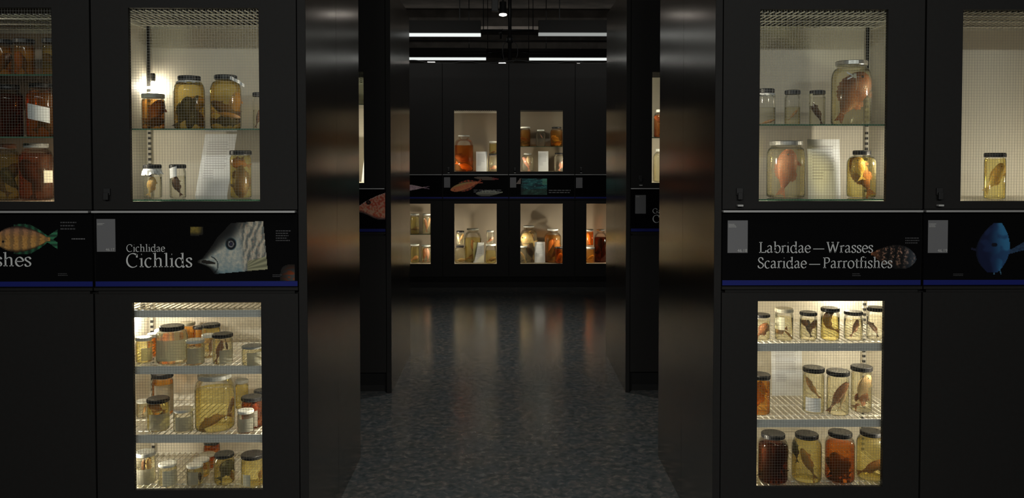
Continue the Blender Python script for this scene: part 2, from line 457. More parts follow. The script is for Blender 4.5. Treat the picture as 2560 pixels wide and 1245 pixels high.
FL = [dict(up=None, low=dict(z0=.312, liner='liner_taupe', shelves=[('g', .705)], lamps=[(.78,.032,.95,1.5*K),(.78,.032,.55,1.3*K),(.08,.032,.9,.8*K),(.08,.032,.55,1.2*K)]), l='black far end cabinet with a solid upper door, leftmost, cut by the side panel'),
      dict(up=dict(liner='liner_taupe', shelves=[('w', 2.33, 0)], lamps=[(.08,.032,2.08,.5*K),(.785,.032,2.08,.5*K),(.785,.032,1.66,1.1*K),(.08,.032,1.62,.9*K)], posts=False),
           low=dict(z0=.312, liner='liner_taupe', lamps=[(.785,.032,.66,2.2*K),(.08,.032,.66,2.2*K),(.785,.032,1.0,.5*K)], posts=False), l='black far end cabinet with a tall orange jar in its upper window'),
      dict(up=dict(liner='liner_taupe', shelves=[('g', 1.857)], lamps=[(.08,.032,2.20,.6*K),(.785,.032,2.20,.6*K),(.08,.032,1.68,1.3*K),(.785,.032,1.66,1.3*K)], posts=False),
           low=dict(z0=.312, liner='liner_taupe', lamps=[(.785,.032,.66,2.0*K),(.08,.032,.66,1.9*K),(.785,.032,1.0,.5*K)], posts=False), l='black far end cabinet with a glass shelf of jars in its upper window'),
      dict(up=None, low=dict(z0=.312, liner='liner_amber', lamps=[(.08,.032,.64,1.8*K),(.785,.032,.60,1.5*K)]), l='black far end cabinet with a solid upper door, rightmost, dim jars in the lower window')]
for i, c in enumerate(FL):
    far.append(cabinet(NF+(i-2)*FW, YFAR, FW, c['l'], GF, up=c['up'], low=c['low'], wx=WXF, knob=.08 if i else None))

# ------------------------------------------------------------------ ceiling services
def light_row(pxe, side, ypx, Y, hy, name_label, tube='tube_light'):
    x, _, z = at(pxe, ypx, Y)
    xe = side*4.9
    a, b = min(x, xe), max(x, xe)
    zt = at(pxe, hy, Y)[2]
    e = empty('ceiling_light', ((a+b)/2, Y, z), name_label, 'ceiling light', 'fluorescent ceiling lights')
    h = (b-a)/2
    MB().box(-h, -.07, .028, h, .07, zt-z).build('housing', M['fixture'], e)
    MB().box(-h, -.025, -.016, h, .025, .027).build('diffuser', M[tube], e)
    MB().box(-h+.3, -.008, zt-z, -h+.316, .008, 4.6-z).build('hanger', M['lamp_black'], e)
    MB().box(h-.316, -.008, zt-z, h-.3, .008, 4.6-z).build('hanger', M['lamp_black'], e)
light_row(1202, -1, 88.5, 12.1, 53, 'fluorescent ceiling light, upper one left of the hanging pole')
light_row(1346, 1, 87, 12.1, 52, 'fluorescent ceiling light, upper one right of the hanging pole, dimmer', 'tube_dim')
light_row(1215, -1, 148, 15.05, 121, 'fluorescent ceiling light, lower one left of the hanging pole')
light_row(1323, 1, 148.5, 15.05, 124, 'fluorescent ceiling light, lower one right of the hanging pole')

x, y, z = at(1274.5, 152, 11.6)
e = empty('hanging_pole', (x, y, z), 'black vertical pole hanging from the ceiling with looped cables', 'pole')
MB().tube([(0,0,0),(0,0,4.6-z)], .026, 14).build('pole', M['lamp_black'], e, True)
zb = at(1274, 99, 11.6)[2]-z
MB().lathe([(.02,-.05),(.045,-.04),(.045,.02),(.03,.05),(.02,.05)], 14, 0, 0, zb).build('collar', M['lamp_black'], e, True)
for s, dx, dz in ((-1, .115, .36), (1, .13, .33)):
    pts = []
    for k in range(25):
        t = k/24; pts.append((s*dx*math.sin(t*pi)**.6*(1-.3*t), .02, zb-.01-dz*t+.02*sin(t*7)))
    MB().tube(pts, .006, 6).build('cable', M['lamp_black'], e, True)

def pipe(name, px0, px1, py, Y, r, label, drop=None):
    a = at(px0, py, Y); b = at(px1, py, Y)
    mx = (a[0]+b[0])/2
    e = empty(name, (mx, Y, a[2]), label, 'pipe')
    MB().tube([(a[0]-mx,0,0),(b[0]-mx,0,0)], r, 12).build('pipe', M['lamp_black'], e, True)
    h = (b[0]-a[0])/2
    for s in (-1, 1): MB().tube([(s*h*.96,0,0),(s*h*.96,0,4.6-a[2])], .007, 6).build('hanger', M['lamp_black'], e, True)
    if drop:
        dx = at(drop, py, Y)[0]-mx
        MB().tube([(dx,0,0),(dx,0,-.05),(dx,0,-.06),(dx,0,-.12)], [.028,.028,.016,.014], 10).build('fitting', M['lamp_black'], e, True)
pipe('cross_pipe', 1206, 1335, 76, 11.9, .017, 'short black pipe crossing the pole between the upper ceiling lights', 1252)
pipe('cross_pipe', 1217, 1324, 130, 14.9, .013, 'short black pipe crossing the pole between the lower ceiling lights', 1256)
pipe('conduit', 900, 1640, 101.5, 13.4, .012, 'thin black conduit running the whole width under the ceiling')
# spotlight
x, y, z = at(1257.5, 37, 8.0)
e = empty('track_spotlight', (x, y, z), 'small black ceiling spotlight with a glowing face beside the pole', 'spotlight')
MB().lathe([(.0,.125),(.030,.125),(.033,.12),(.033,.03),(.038,.022),(.038,.010),(.034,.010),(.0,.012)], 24).build('spotlight_head', M['lamp_black'], e, True)
MB().lathe([(0,.011),(.03,.009),(.037,.004),(.036,-.006),(.02,-.012),(0,-.014)], 24).build('lens', M['spot_face'], e, True)
MB().box(-.11, -.035, .03, -.045, .035, .17).build('transformer', M['lamp_black'], e, bevel=.004)
MB().tube([(0,0,.12),(0,0,4.6-z)], .009, 8).box(-.12,-.01,.17,.02,.01,.19).build('stem', M['lamp_black'], e)
for px, py, l in ((1078, 156.5, 'tiny lit lamp peeking over the far cabinets on the left'), (1256, 157, 'tiny lit lamp peeking over the far cabinets beside the pole'), (1452, 160, 'tiny lit lamp peeking over the far cabinets on the right')):
    x, y, z = at(px, py, 16.5)
    e = empty('far_lamp', (x, y, z), l, 'lamp', 'tiny lamps beyond the far cabinets')
    MB().box(-.075, -.01, -.012, .075, .03, .012).build('lens', M['spot_face'], e)
    MB().box(-.08, 0, .013, .08, .04, .06).box(-.004, .015, .06, .004, .02, 4.6-z).build('housing', M['lamp_black'], e)
# cable lying on top of the far cabinets
pts = []
for k in range(90):
    X = -1.6+3.3*k/89
    pts.append((X, YFAR+.08, TOP+.012+.018*max(0, sin(X*4.1+1))+.02*max(0, sin(X*9.3))))
o = MB().tube(pts, .009, 6).build('power_cable', M['lamp_black'], None, True)
tag(o, 'black cable lying wavily along the tops of the far cabinets', 'cable')
# ------------------------------------------------------------------ lettering (pen-drawn serif alphabet)
def ell(cx, cy, rx, ry, a0, a1, n=14):
    return [(cx+rx*cos(R(a0+(a1-a0)*i/n)), cy+ry*sin(R(a0+(a1-a0)*i/n))) for i in range(n+1)]
def foot(x, w=.105): return [(x-w, .016), (x+w, .016)]
GLY = {
 'C': (.70, [ell(.38,.34,.32,.355,48,312,22), [(.585,.66),(.60,.49)]]),
 'G': (.76, [ell(.38,.34,.32,.355,50,290,20), [(.50,.01),(.60,.05)], [(.61,.30),(.61,.03)], [(.50,.30),(.70,.30)], [(.585,.66),(.60,.50)]]),
 'c': (.44, [ell(.24,.225,.19,.24,48,310,16)]),
 'i': (.29, [[(.145,.46),(.145,0)], foot(.145), [(.04,.41),(.13,.45)], [(.125,.64),(.165,.64)], [(.125,.66),(.165,.66)]]),
 'l': (.29, [[(.145,.73),(.145,0)], foot(.145), [(.04,.69),(.13,.72)]]),
 'h': (.60, [[(.14,.73),(.14,0)], foot(.14), [(.04,.69),(.13,.72)], [(.15,.33),(.22,.41),(.31,.455),(.40,.43),(.44,.34),(.44,0)], foot(.44)]),
 'd': (.58, [ell(.25,.225,.19,.24,20,350,18), [(.44,.73),(.44,.03),(.54,.03)], [(.34,.69),(.43,.72)]]),
 'b': (.56, [ell(.32,.225,.19,.24,160,-170,18), [(.14,.73),(.14,.03)], [(.04,.69),(.13,.72)]]),
 'a': (.48, [[(.07,.37),(.14,.44),(.24,.455),(.32,.40),(.335,.28),(.335,.08),(.38,.02),(.45,.05)], [(.33,.27),(.2,.235),(.09,.17),(.08,.06),(.16,.005),(.26,.04),(.33,.11)]]),
 'e': (.47, [[(.07,.25),(.41,.255),(.38,.39),(.25,.465),(.12,.40),(.06,.24),(.10,.09),(.22,.0),(.33,.02),(.42,.09)]]),
 's': (.39, [[(.33,.36),(.29,.44),(.20,.465),(.10,.43),(.08,.34),(.15,.27),(.25,.21),(.32,.13),(.29,.03),(.19,-.005),(.09,.02),(.05,.11)]]),
 'r': (.39, [[(.14,.46),(.14,0)], foot(.14), [(.04,.41),(.13,.45)], [(.15,.31),(.21,.41),(.28,.455),(.36,.42)]]),
 't': (.34, [[(.16,.58),(.16,.1),(.20,.01),(.32,.05)], [(.04,.44),(.31,.44)]]),
 'f': (.33, [[(.37,.68),(.29,.725),(.19,.69),(.155,.58),(.155,0)], foot(.155), [(.04,.44),(.30,.44)]]),
 'o': (.53, [ell(.265,.225,.21,.24,0,360,22)]),
 'L': (.60, [[(.17,.68),(.17,0)], [(.06,.67),(.28,.67)], [(.05,.015),(.52,.015)], [(.52,.015),(.555,.15)]]),
 'P': (.58, [[(.16,.68),(.16,0)], foot(.16), [(.05,.665),(.17,.665)], [(.17,.665),(.33,.67),(.46,.62),(.50,.50),(.45,.38),(.32,.32),(.19,.33)]]),
 'S': (.52, [[(.42,.52),(.38,.64),(.26,.69),(.13,.65),(.09,.53),(.15,.42),(.28,.34),(.41,.27),(.45,.15),(.37,.03),(.23,-.01),(.10,.04),(.06,.16)]]),
 'W': (.94, [[(.08,.67),(.27,0)], [(.27,0),(.47,.62)], [(.44,.67),(.64,0)], [(.64,0),(.85,.67)], [(.0,.67),(.18,.67)], [(.36,.67),(.52,.67)], [(.77,.67),(.93,.67)]]),
 '-': (.92, [[(.05,.235),(.87,.235)]]), ' ': (.12, []),
}
def smooth_path(p):
    if len(p) < 3 or len(p) > 12: return p
    out = []
    for i in range(len(p)-1):
        a, b, c, d = p[max(i-1,0)], p[i], p[i+1], p[min(i+2,len(p)-1)]
        for k in range(4):
            t = k/4
            out.append(tuple(.5*((2*b[j])+(-a[j]+c[j])*t+(2*a[j]-5*b[j]+4*c[j]-d[j])*t*t+(-a[j]+3*b[j]-3*c[j]+d[j])*t**3) for j in (0,1)))
    return out+[p[-1]]
def lettering(par, name, text, px0, px1, base, cap, Y, mname='print_white'):
    """serif lettering fitted between two places of a graphic band"""
    adv = sum(GLY[c][0] for c in text)
    xa, _, z0 = at(px0, base, Y); xb = at(px1, base, Y)[0]; z1 = at(px0, base-cap, Y)[2]
    ez = (z1-z0)/.68; ex = (xb-xa)/adv
    m = MB(); x = 0
    ox, oy, oz = par.parent.location if par.parent else par.location
    A, B, th = .046, .017, R(20)
    for c in text:
        w, strokes = GLY[c]
        for st in strokes:
            p = smooth_path(st); L = []
            for i, q in enumerate(p):
                a, b = p[max(i-1,0)], p[min(i+1,len(p)-1)]
                tx, tz = b[0]-a[0], b[1]-a[1]; l = math.hypot(tx, tz) or 1
                nx, nz = -tz/l, tx/l
                hw = math.hypot(A*(nx*cos(th)+nz*sin(th)), B*(-nx*sin(th)+nz*cos(th)))
                if c == '-': hw = .024
                L.append(((x+q[0]+nx*hw), (q[1]+nz*hw), (x+q[0]-nx*hw), (q[1]-nz*hw)))
            for i in range(len(L)-1):
                a, b = L[i], L[i+1]
                P = lambda u, v: (xa+u*ex-ox, Y-oy-.0012, z0+v*ez-oz)
                m.quad(P(a[0],a[1]), P(a[2],a[3]), P(b[2],b[3]), P(b[0],b[1]))
        x += w
    return m.build(name, M[mname], par)

def small_number(par, txt, px, py, hpx, Y, mname='print_dim'):
    x, _, z = at(px, py, Y)
    cu = bpy.data.curves.new('number', 'FONT'); cu.body = txt
    s = hpx*Y/FPX
    cu.size = s*1.4; cu.materials.append(M[mname])
    t = bpy.data.objects.new('number', cu)
    o = bpy.data.objects.new('number', bpy.data.meshes.new_from_object(t)); C.objects.link(o); o.parent = par
    bpy.data.objects.remove(t)
    ox, oy, oz = par.parent.location
    o.location = (x-ox, Y-oy-.0030, z-oz); o.rotation_euler = (pi/2, 0, 0)

def text_rows(par, px0, px1, py0, py1, n, Y, mname='print_dim', name='small_print'):
    m = MB(); ox, oy, oz = par.parent.location if par.parent else par.location
    rnd = random.Random(int(px0*7+py0))
    for i in range(n):
        y = py0+(py1-py0)*(i+.3)/n; h = (py1-py0)/n*.42
        x = px0; e = px1-rnd.random()*(px1-px0)*.3
        while x < e:
            w = min((px1-px0)*(.06+.12*rnd.random()), e-x)
            a = at(x, y, Y); b = at(x+w, y+h, Y)
            m.box(a[0]-ox, Y-oy-.0032, b[2]-oz, b[0]-ox, Y-oy-.0030, a[2]-oz)
            x += w+(px1-px0)*.03
    return m.build(name, M[mname], par)

def card(par, px0, py0, px1, py1, Y):
    ox, oy, oz = par.parent.location
    a = at(px0, py0, Y); b = at(px1, py1, Y)
    return MB().box(a[0]-ox, Y-oy-.0028, b[2]-oz, b[0]-ox, Y-oy, a[2]-oz).build('number_card', M['card_grey'], par)

from mathutils import noise as NZ
def nz(x, y, s=1.0): return .5+.5*NZ.noise((x*s, y*s, 3.3))
def sst(a, b, x):
    t = max(0, min(1, (x-a)/(b-a))); return t*t*(3-2*t)
def mixc(a, b, t): return tuple(a[i]+(b[i]-a[i])*t for i in range(3))
def picture(par, name, Y, x0, y0, x1, y1, step, fn, gain=.40):
    """a printed picture on a graphic band: fn(px, py) gives its colour or None"""
    nx, ny = max(2, int((x1-x0)/step)), max(2, int((y1-y0)/step))
    ox, oy, oz = par.parent.location
    vs, cs, idx = [], [], {}
    for j in range(ny+1):
        for i in range(nx+1):
            px, py = x0+(x1-x0)*i/nx, y0+(y1-y0)*j/ny
            c = fn(px, py)
            if c is None: continue
            idx[i, j] = len(vs)
            w = at(px, py, Y); vs.append((w[0]-ox, Y-oy-.0006, w[2]-oz))
            l = lin(tuple(max(0, min(255, k)) for k in c)); cs.append(tuple(min(.9, k/gain) for k in l)+(1,))
    fs = []
    for j in range(ny):
        for i in range(nx):
            q = [(i,j),(i,j+1),(i+1,j+1),(i+1,j)]
            if all(k in idx for k in q): fs.append(tuple(idx[k] for k in q))
    me = bpy.data.meshes.new(name); me.from_pydata(vs, [], fs)
    at_ = me.color_attributes.new('Col', 'FLOAT_COLOR', 'POINT')
    for i, c in enumerate(cs): at_.data[i].color = c
    me.materials.append(M['print'])
    o = bpy.data.objects.new(name, me); C.objects.link(o); o.parent = par
    return o

def interp(tab, y):
    for (a, b), (c, d) in zip(tab, tab[1:]):
        if a <= y <= c: return b+(d-b)*(y-a)/(c-a)
    return tab[0][1] if y < tab[0][0] else tab[-1][1]
BROW = [(550,586),(560,574),(575,560),(590,545),(600,538),(612,531),(625,523),(638,514),(646,508),(651,497),(657,496),(662,510),(668,524),(676,532),(687,540)]
def cichlid(px, py):
    right = 658.6+(py-551.6)*(11.4/122.4)
    top = 551.6+(658.6-px)*(9.4/145.6); bot = 674+(670-px)*(11/122)
    if px > right or py < top or py > bot: return None
    xl = interp(BROW, py)
    m = sst(xl-6, xl+20+42*sst(648, 596, py), px)
    if m <= .02: return None
    n1, n2 = nz(px, py, .11), nz(px+40, py, .3)
    cheek = mixc((120,132,132), (168,165,150), sst(.2,.8,n1*.6+n2*.4))
    cheek = mixc(cheek, (60,95,110), sst(655,690,py)*.6)
    st = .5+.5*sin((px*1.0+py*.28)*.40+7*nz(px,py,.05))
    n3 = nz(px*1.3, py*.45, .22)
    body = mixc((80,86,84), (172,162,142), sst(.25,.75,st*.32+n2*.28+n3*.40))
    body = mixc(body, (150,116,96), .5*sst(.6,.8,nz(px,py*.5,.3)))
    c = mixc(cheek, body, sst(592, 612, px-(py-600)*.12))
    c = mixc(c, (45,48,50), sst(600, 565, py)*sst(600, 560, px)*.75)
    if px > 618 and py > 640+ (670-px)*.25:       # pectoral fin rays
        c = mixc((140,138,108), (92,92,72), .5+.5*sin((py-675)*.9/(max(4,px-600))*30))
    r = math.hypot((px-577.5)/1.0, (py-610)/1.12)
    if r < 12.5:
        c = (12,16,20)
        if 5.2 < r < 7.4: c = (110,110,112)
        if r < 3.5: c = (40,40,60)
        if math.hypot(px-573, py-605) < 1.6: c = (170,180,185)
    elif r < 15: c = mixc((25,60,75), c, (r-12.5)/2.5)
    # mouth
    ly = 654+((px-497)*.10)
    if 500 < px < 538 and abs(py-(ly-1+max(0,(px-512))*.05)) < 2.2+sin((px-500)/38*pi)*2.5 and px > 504: c = (28,24,20)
    d = abs(math.hypot(px-522, py-664)-23)
    if d < 1.3 and px > 528 and py > 640: c = mixc(c, (20,30,34), .8)
    c = mixc(c, (14,16,18), sst(610, 566, px)*sst(612, 575, py)*.8)
    return mixc((6,6,6), tuple(v*.86 for v in c), m)

def fishpic(cx, cy, L, H, ang, cols, belly=None, stripes=0, tail=1, fade=0, eye=True, fins=None, peak=.42):
    ca, sa = cos(R(ang)), sin(R(ang))
    def f(px, py):
        dx, dy = px-cx, -(py-cy)
        t = -(dx*ca+dy*sa)/L+.5; s = (-dx*sa+dy*ca)/(H/2)
        b = max(0, sin(pi*max(0, min(1, t/ .86))**(.75 if peak < .5 else 1.0)))**.75
        if t > .80: b = max(b, .16)
        col = None
        n = nz(px, py, .25)
        if 0 < t < .88 and abs(s) < b:
            k = (s+1)/2
            col = mixc(cols[0], cols[1], sst(.2, .8, n*.6+k*.4))
            if belly: col = mixc(belly, col, sst(.1, .5, k))
            if stripes: col = mixc(col, cols[2], stripes*sst(.45, .7, .5+.5*sin(t*46+3*n)))
            col = mixc(col, tuple(v*.35 for v in col), sst(.75, 1, abs(s)/max(b, .01)))
            if eye and math.hypot((t-.13)*L, (s-.18)*H/2) < max(1.3, H*.045): col = (10,10,12)
        elif tail and .80 <= t < 1.0 and abs(s) < .16+(t-.80)*3.2*tail and abs(s) > (t-.93)*3:
            col = mixc(cols[3] if len(cols) > 3 else cols[0], (10,10,10), .3+.3*sin(s*18))
        elif fins and .3 < t < .85 and b <= abs(s) < b+fins*(1-abs(t-.58)*2.2):
            col = mixc(cols[3] if len(cols) > 3 else cols[0], (8,8,8), .35+.3*sin(t*60))
        if col is not None and fade: col = mixc(col, (6,6,7), sst(.5, 1, abs(s))*fade)
        return col
    return f

YG, YG2, YGF = YN+.004, YF2+.004, YFAR+.004
# Cichlids band
card(gp_L1, 242, 547.5, 289.5, 629, YG)
text_rows(gp_L1, 244, 262, 557, 563, 2, YG, 'tag_white')
small_number(gp_L1, '46.17', 265, 627, 7, YG, 'tag_white')
lettering(gp_L1, 'family_lettering', 'Cichlidae', 316, 413, 629, 17.5, YG)
lettering(gp_L1, 'title_lettering', 'Cichlids', 315, 482, 667.5, 33, YG)
picture(gp_L1, 'fish_picture', YG, 494, 550, 672, 688, 1.5, cichlid)
def frag(px, py):
    d = sst(512, 492, px)*sst(592, 575, py)
    return mixc((8,8,6), mixc((120,100,40), (60,55,25), nz(px, py, .2)), d) if py > 567-(px-476)*.06 and d > .03 else None
picture(gp_L1, 'fish_picture', YG, 476, 565, 512, 594, 2, frag)
def corner(px, py):
    n = nz(px, py*2, .09)
    m = sst(694, 735, px)*sst(655, 690, py)
    if m < .05: return None
    return mixc((10,9,8), mixc((95,40,14), (50,48,46), sst(.4,.6,n)), m)
picture(gp_L1, 'fish_picture', YG, 690, 655, 737, 702, 2, corner)
text_rows(gp_L1, 690, 728, 574, 604, 5, YG)
text_rows(gp_L1, 682, 706, 685, 693, 2, YG)
# far left band
picture(gp_L0, 'fish_picture', YG, -30, 550, 160, 650, 1.6, fishpic(66, 598, 158, 66, 180, [(120,84,42),(150,112,62),(60,50,40),(40,96,66)], belly=(128,92,70), stripes=.45, fins=.32, fade=.3))
lettering(gp_L0, 'title_lettering', 'fishes', -43, 80, 665.5, 33, YG)
text_rows(gp_L0, 152, 200, 552, 576, 3, YG)
text_rows(gp_L0, 180, 218, 594, 600, 1, YG, 'card_grey')
text_rows(gp_L0, 146, 172, 682, 690, 2, YG)
# Wrasses and Parrotfishes band
card(gp_R1, 1819, 551, 1868.5, 632, YG)
text_rows(gp_R1, 1821, 1842, 559, 569, 3, YG, 'tag_white')
small_number(gp_R1, '46.18', 1843, 630, 8, YG, 'tag_white')
lettering(gp_R1, 'title_lettering', 'Labridae - Wrasses', 1896, 2183, 631.5, 26, YG)
lettering(gp_R1, 'title_lettering', 'Scaridae - Parrotfishes', 1893, 2231, 670, 26, YG)
pf = fishpic(2226, 640, 132, 62, -8, [(60,48,38),(150,110,92),(8,8,10)], stripes=.95, tail=0, eye=False, fade=.75)
def parrot(px, py):
    c = pf(px, py)
    if c is None: return None
    n = nz(px, py, .35)
    c = mixc(c, (6,6,6), max(sst(.42, .60, n), sst(.5, .62, nz(px+50, py*1.4, .16)))*.85)
    c = mixc(c, (140,74,34), sst(2215, 2172, px)*.55)
    return mixc(c, (60,70,80), sst(2245, 2290, px)*.6)
picture(gp_R1, 'fish_picture', YG, 2168, 606, 2296, 672, 1.6, parrot)
text_rows(gp_R1, 2262, 2300, 592, 610, 3, YG)
text_rows(gp_R1, 2130, 2156, 682, 691, 2, YG)
# far right band
card(gp_R2, 2320, 550.5, 2368, 632, YG)
text_rows(gp_R2, 2322, 2340, 558, 568, 3, YG, 'tag_white')
small_number(gp_R2, '46.19', 2343, 630, 8, YG, 'tag_white')
def blue(px, py):
    t = (py-556)/126
    if 0 <= t <= 1:
        w = sin(pi*min(1, .04+t*.92)**1.1)**.62; xc = 2496-13*t
        l, r = xc-50*w, xc+36*w
        if l < px < r:
            k = (px-l)/(r-l); c = mixc((12,18,42), (36,84,118), sst(.25, .95, k+.3*(.5-t)))
            c = mixc(c, (22,36,66), sst(.45, .65, nz(px, py, .05))*.6)
            c = mixc(c, (8,12,24), sst(.1, 0, k))
            if math.hypot((px-2486)/7, (py-612)/5) < 1: c = (10,12,22)
            return c
    if 2500 < px < 2575 and abs(py-(640-(px-2500)*.42)) < 2+(px-2500)*.16: return mixc((20,30,50), (40,62,84), nz(px, py, .2))
    for fx in (2488, 2499):
        if abs(px-(fx-(py-672)*.25*(1 if fx > 2490 else -1)*-1)) < 2.6 and 672 < py < 688: return (44,72,92)
    if 2426 < px < 2450 and abs(py-(628+(px-2450)*.3)) < 4: return (16,18,34)
    return None
picture(gp_R2, 'fish_picture', YG, 2422, 552, 2575, 690, 1.8, blue)
text_rows(gp_R2, 2382, 2408, 683, 690, 2, YG)
# second row bands
def redfish(px, py):
    top = 514-(px-896)*.50-3*sin((px-896)/20); bot = 532+18*sst(896, 950, px)
    if px < 890 or px > 964 or py < top or py > bot: return None
    n = nz(px, py, .22)
    c = mixc((150,66,48), (185,120,100), sst(.35,.65,n))
    c = mixc(c, (165,165,165), sst(top+5, top, py)*.7)
    if py > 520+4*sin(px*.2): c = mixc(c, (190,150,110), .4*sst(.4,.7,nz(px,py,.4)))
    c = mixc(c, (25,30,36), sst(bot-10, bot, py)*.85)
    if math.hypot(px-921, py-506) < 6: c = (22,12,12)
    if math.hypot(px-921, py-506) < 1.6: c = (90,60,50)
    return c
picture(gp_M1, 'fish_picture', YG2, 890, 476, 963, 552, 1.5, redfish)
card(gp_M2, 1588, 487.5, 1614.5, 534, YG2)
text_rows(gp_M2, 1590, 1600, 490, 493, 1, YG2, 'tag_white')
lettering(gp_M2, 'family_lettering', 'Gadidae', 1631, 1700, 533, 11.5, YG2)
lettering(gp_M2, 'title_lettering', 'Cods', 1631, 1690, 556, 18, YG2)
# far bands
gf = [f[1] for f in far]
picture(gf[0], 'fish_picture', YGF, 985, 458, 1074, 484, 1.2, fishpic(1020, 469, 110, 20, 180, [(120,96,110),(160,140,140)], belly=(150,130,130), eye=False, tail=.5))
card(gf[1], 1110, 443, 1125.5, 469, YGF)
picture(gf[1], 'fish_picture', YGF, 1124, 444, 1208, 490, 1.1, fishpic(1166, 464, 84, 21, 196, [(150,72,44),(160,98,62),(0,0,0),(150,60,34)], belly=(140,118,70), tail=.8, fins=.5))
def pale_fish(px, py):
    t = (px-1188)/74
    if not 0 < t < 1: return None
    w = sin(pi*t**.7)*8
    if abs(py-(484-4*t*t)) > w: return None
    return mixc((60,60,52), (130,134,118), sst(490, 478, py))
picture(gf[1], 'fish_picture', YGF, 1186, 472, 1264, 494, 1.2, pale_fish)
def red_top(px, py):
    t = (px-1182)/72
    if not 0 < t < 1 or abs(py-(444+t*4)) > 5.5*sin(pi*t**.8): return None
    return mixc((70,58,48), (96,30,26), sst(.6, .8, t))
picture(gf[1], 'fish_picture', YGF, 1180, 440, 1256, 454, 1.2, red_top)
text_rows(gf[1], 1184, 1262, 473, 482, 2, YGF, 'card_grey')
card(gf[2], 1275, 443.5, 1290.5, 469, YGF)
def teal(px, py):
    n = nz(px*.6, py*1.6, .12); k = nz(px+90, py*2, .2)
    c = mixc((10,34,40), (30,84,84), sst(.3, .7, n))
    c = mixc(c, (70,120,118), sst(.62, .8, k))
    if px > 1356 and py < 462: c = mixc(c, (84,140,112), .7)
    if py > 470+6*nz(px, 0, .1): c = mixc(c, (34,46,30), .6)
    return mixc(c, (6,10,12), sst(1312, 1298, px)*.7)
picture(gf[2], 'underwater_picture', YGF, 1302, 446.5, 1367.5, 487, 1.2, teal)
picture(gf[2], 'fish_picture', YGF, 1286, 446, 1304, 460, 1.2, lambda px, py: (96,84,78) if px+py*.7 > 1286+325 else None)
text_rows(gf[2], 1372, 1428, 473, 484, 2, YGF, 'card_grey')
card(gf[3], 1440, 444, 1456, 470, YGF)

# ------------------------------------------------------------------ fish
def fish_mesh(L, D, bend=0.0, thick=.42, fins=True, seed=0, tk=1.0):
    rnd = random.Random(seed); N, K = 22, 14
    sp = []; x = z = 0.0; th = bend/2
    for i in range(N+1):
        sp.append((x, z, th)); th -= bend/N; x -= cos(th)*L*.84/N; z -= sin(th)*L*.84/N
    mx = sum(p[0] for p in sp)/(N+1); mz = sum(p[1] for p in sp)/(N+1)
    mx -= .08*L
    sp = [(a-mx, b-mz, c) for a, b, c in sp]
    def prof(t):
        f = (sin(pi*min(1, t*.93+.02)**.68))**.85
        return D/2*max(f, .17 if t > .5 else .05)
    body = MB()
    for i, (a, b, c) in enumerate(sp):
        t = i/N; h = prof(t); w = h*thick*2*(1-.55*t) if t > .15 else h*thick*2*.92
        w = min(w, h)
        for k in range(K):
            q = 2*pi*k/K; u = h*sin(q)*(1.0 if sin(q) > 0 else .95)
            body.v.append((a-u*sin(c)*-1*-1, w*cos(q), b+u*cos(c)))
    for i in range(N):
        for k in range(K):
            l = (k+1) % K
            body.f.append((i*K+k, i*K+l, (i+1)*K+l, (i+1)*K+k))
    body.f.append(tuple(range(K))); body.f.append(tuple(N*K+k for k in range(K))[::-1])
    tail = MB(); a, b, c = sp[-1]; dx, dz = -cos(c), -sin(c); nx_, nz_ = -sin(c), cos(c)
    tl = L*.17; th_ = D*.02+.0006; n = 10; h0 = prof(1)
    for sgn in (-1, 1):
        for j in range(n+1):
            s = -1+2*j/n
            tail.v.append((a+nx_*h0*s, sgn*th_, b+nz_*h0*s))
            ext = tl*(.72+.3*abs(s)+.05*rnd.random()); sp_ = D*.34*s*tk
            tail.v.append((a+dx*ext+nx_*sp_, sgn*.0004, b+dz*ext+nz_*sp_))
    m = 2*(n+1)
    for j in range(n):
        tail.f.append((2*j, 2*j+1, 2*j+3, 2*j+2)); tail.f.append((m+2*j, m+2*j+2, m+2*j+3, m+2*j+1))
    for j in range(n): tail.f.append((2*j+1, m+2*j+1, m+2*j+3, 2*j+3))
    dors = MB()
    if fins:
        for (i0, i1, sg, hh) in ((5, 17, 1, .17), (12, 17, -1, .16), (6, 8, -1, .2)):
            b0 = len(dors.v); cnt = i1-i0+1
            for i in range(i0, i1+1):
                a, b, c = sp[i]; h = prof(i/N)*.93*sg; f = D*hh*sin(pi*(i-i0+.7)/(cnt+.4))**.5*(.8+.35*(i % 2))*sg
                for y in (-.0007, .0007):
                    dors.v.append((a-h*sin(c), y, b+h*cos(c)))
                    dors.v.append((a-(h+f)*sin(c)-abs(f)*.5*cos(c), y*.5, b+(h+f)*cos(c)-abs(f)*.5*sin(c)))
            for j in range(cnt-1):
                o = b0+4*j
                dors.f += [(o, o+1, o+5, o+4), (o+2, o+6, o+7, o+3), (o+1, o+3, o+7, o+5)]
    eye = MB(); a, b, c = sp[3]; er = D*.055
    for sg in (-1, 1):
        yy = prof(3/N)*thick*2*.80
        eye.lathe([(0,-er),(er*.7,-er*.7),(er,0),(er*.7,er*.7),(0,er)], 10, a-prof(3/N)*.25*sin(c), sg*yy, b+prof(3/N)*.25*cos(c))
    return body, tail, dors, eye

def put_fish(loc, L, D, ang, bend, col, label, group, thick=.42, flip=False, yaw=0, seed=0, detail=True, tk=1.0):
    e = empty('preserved_fish', loc, label, 'fish', group)
    b, t, d, y = fish_mesh(L, D, R(bend), thick, detail, seed, tk)
    if flip:
        for m in (b, t, d, y):
            m.v = [(p[0], p[1], -p[2]) for p in m.v]; m.f = [f[::-1] for f in m.f]
    e.rotation_euler = (0, -R(ang), R(yaw))
    b.build('body', M['fish_'+col], e, True)
    t.build('tail_fin', M['fish_'+col], e)
    if detail:
        d.build('fins', M['fish_'+col], e)
        y.build('eye', M['fish_eye'], e, True)
    return e

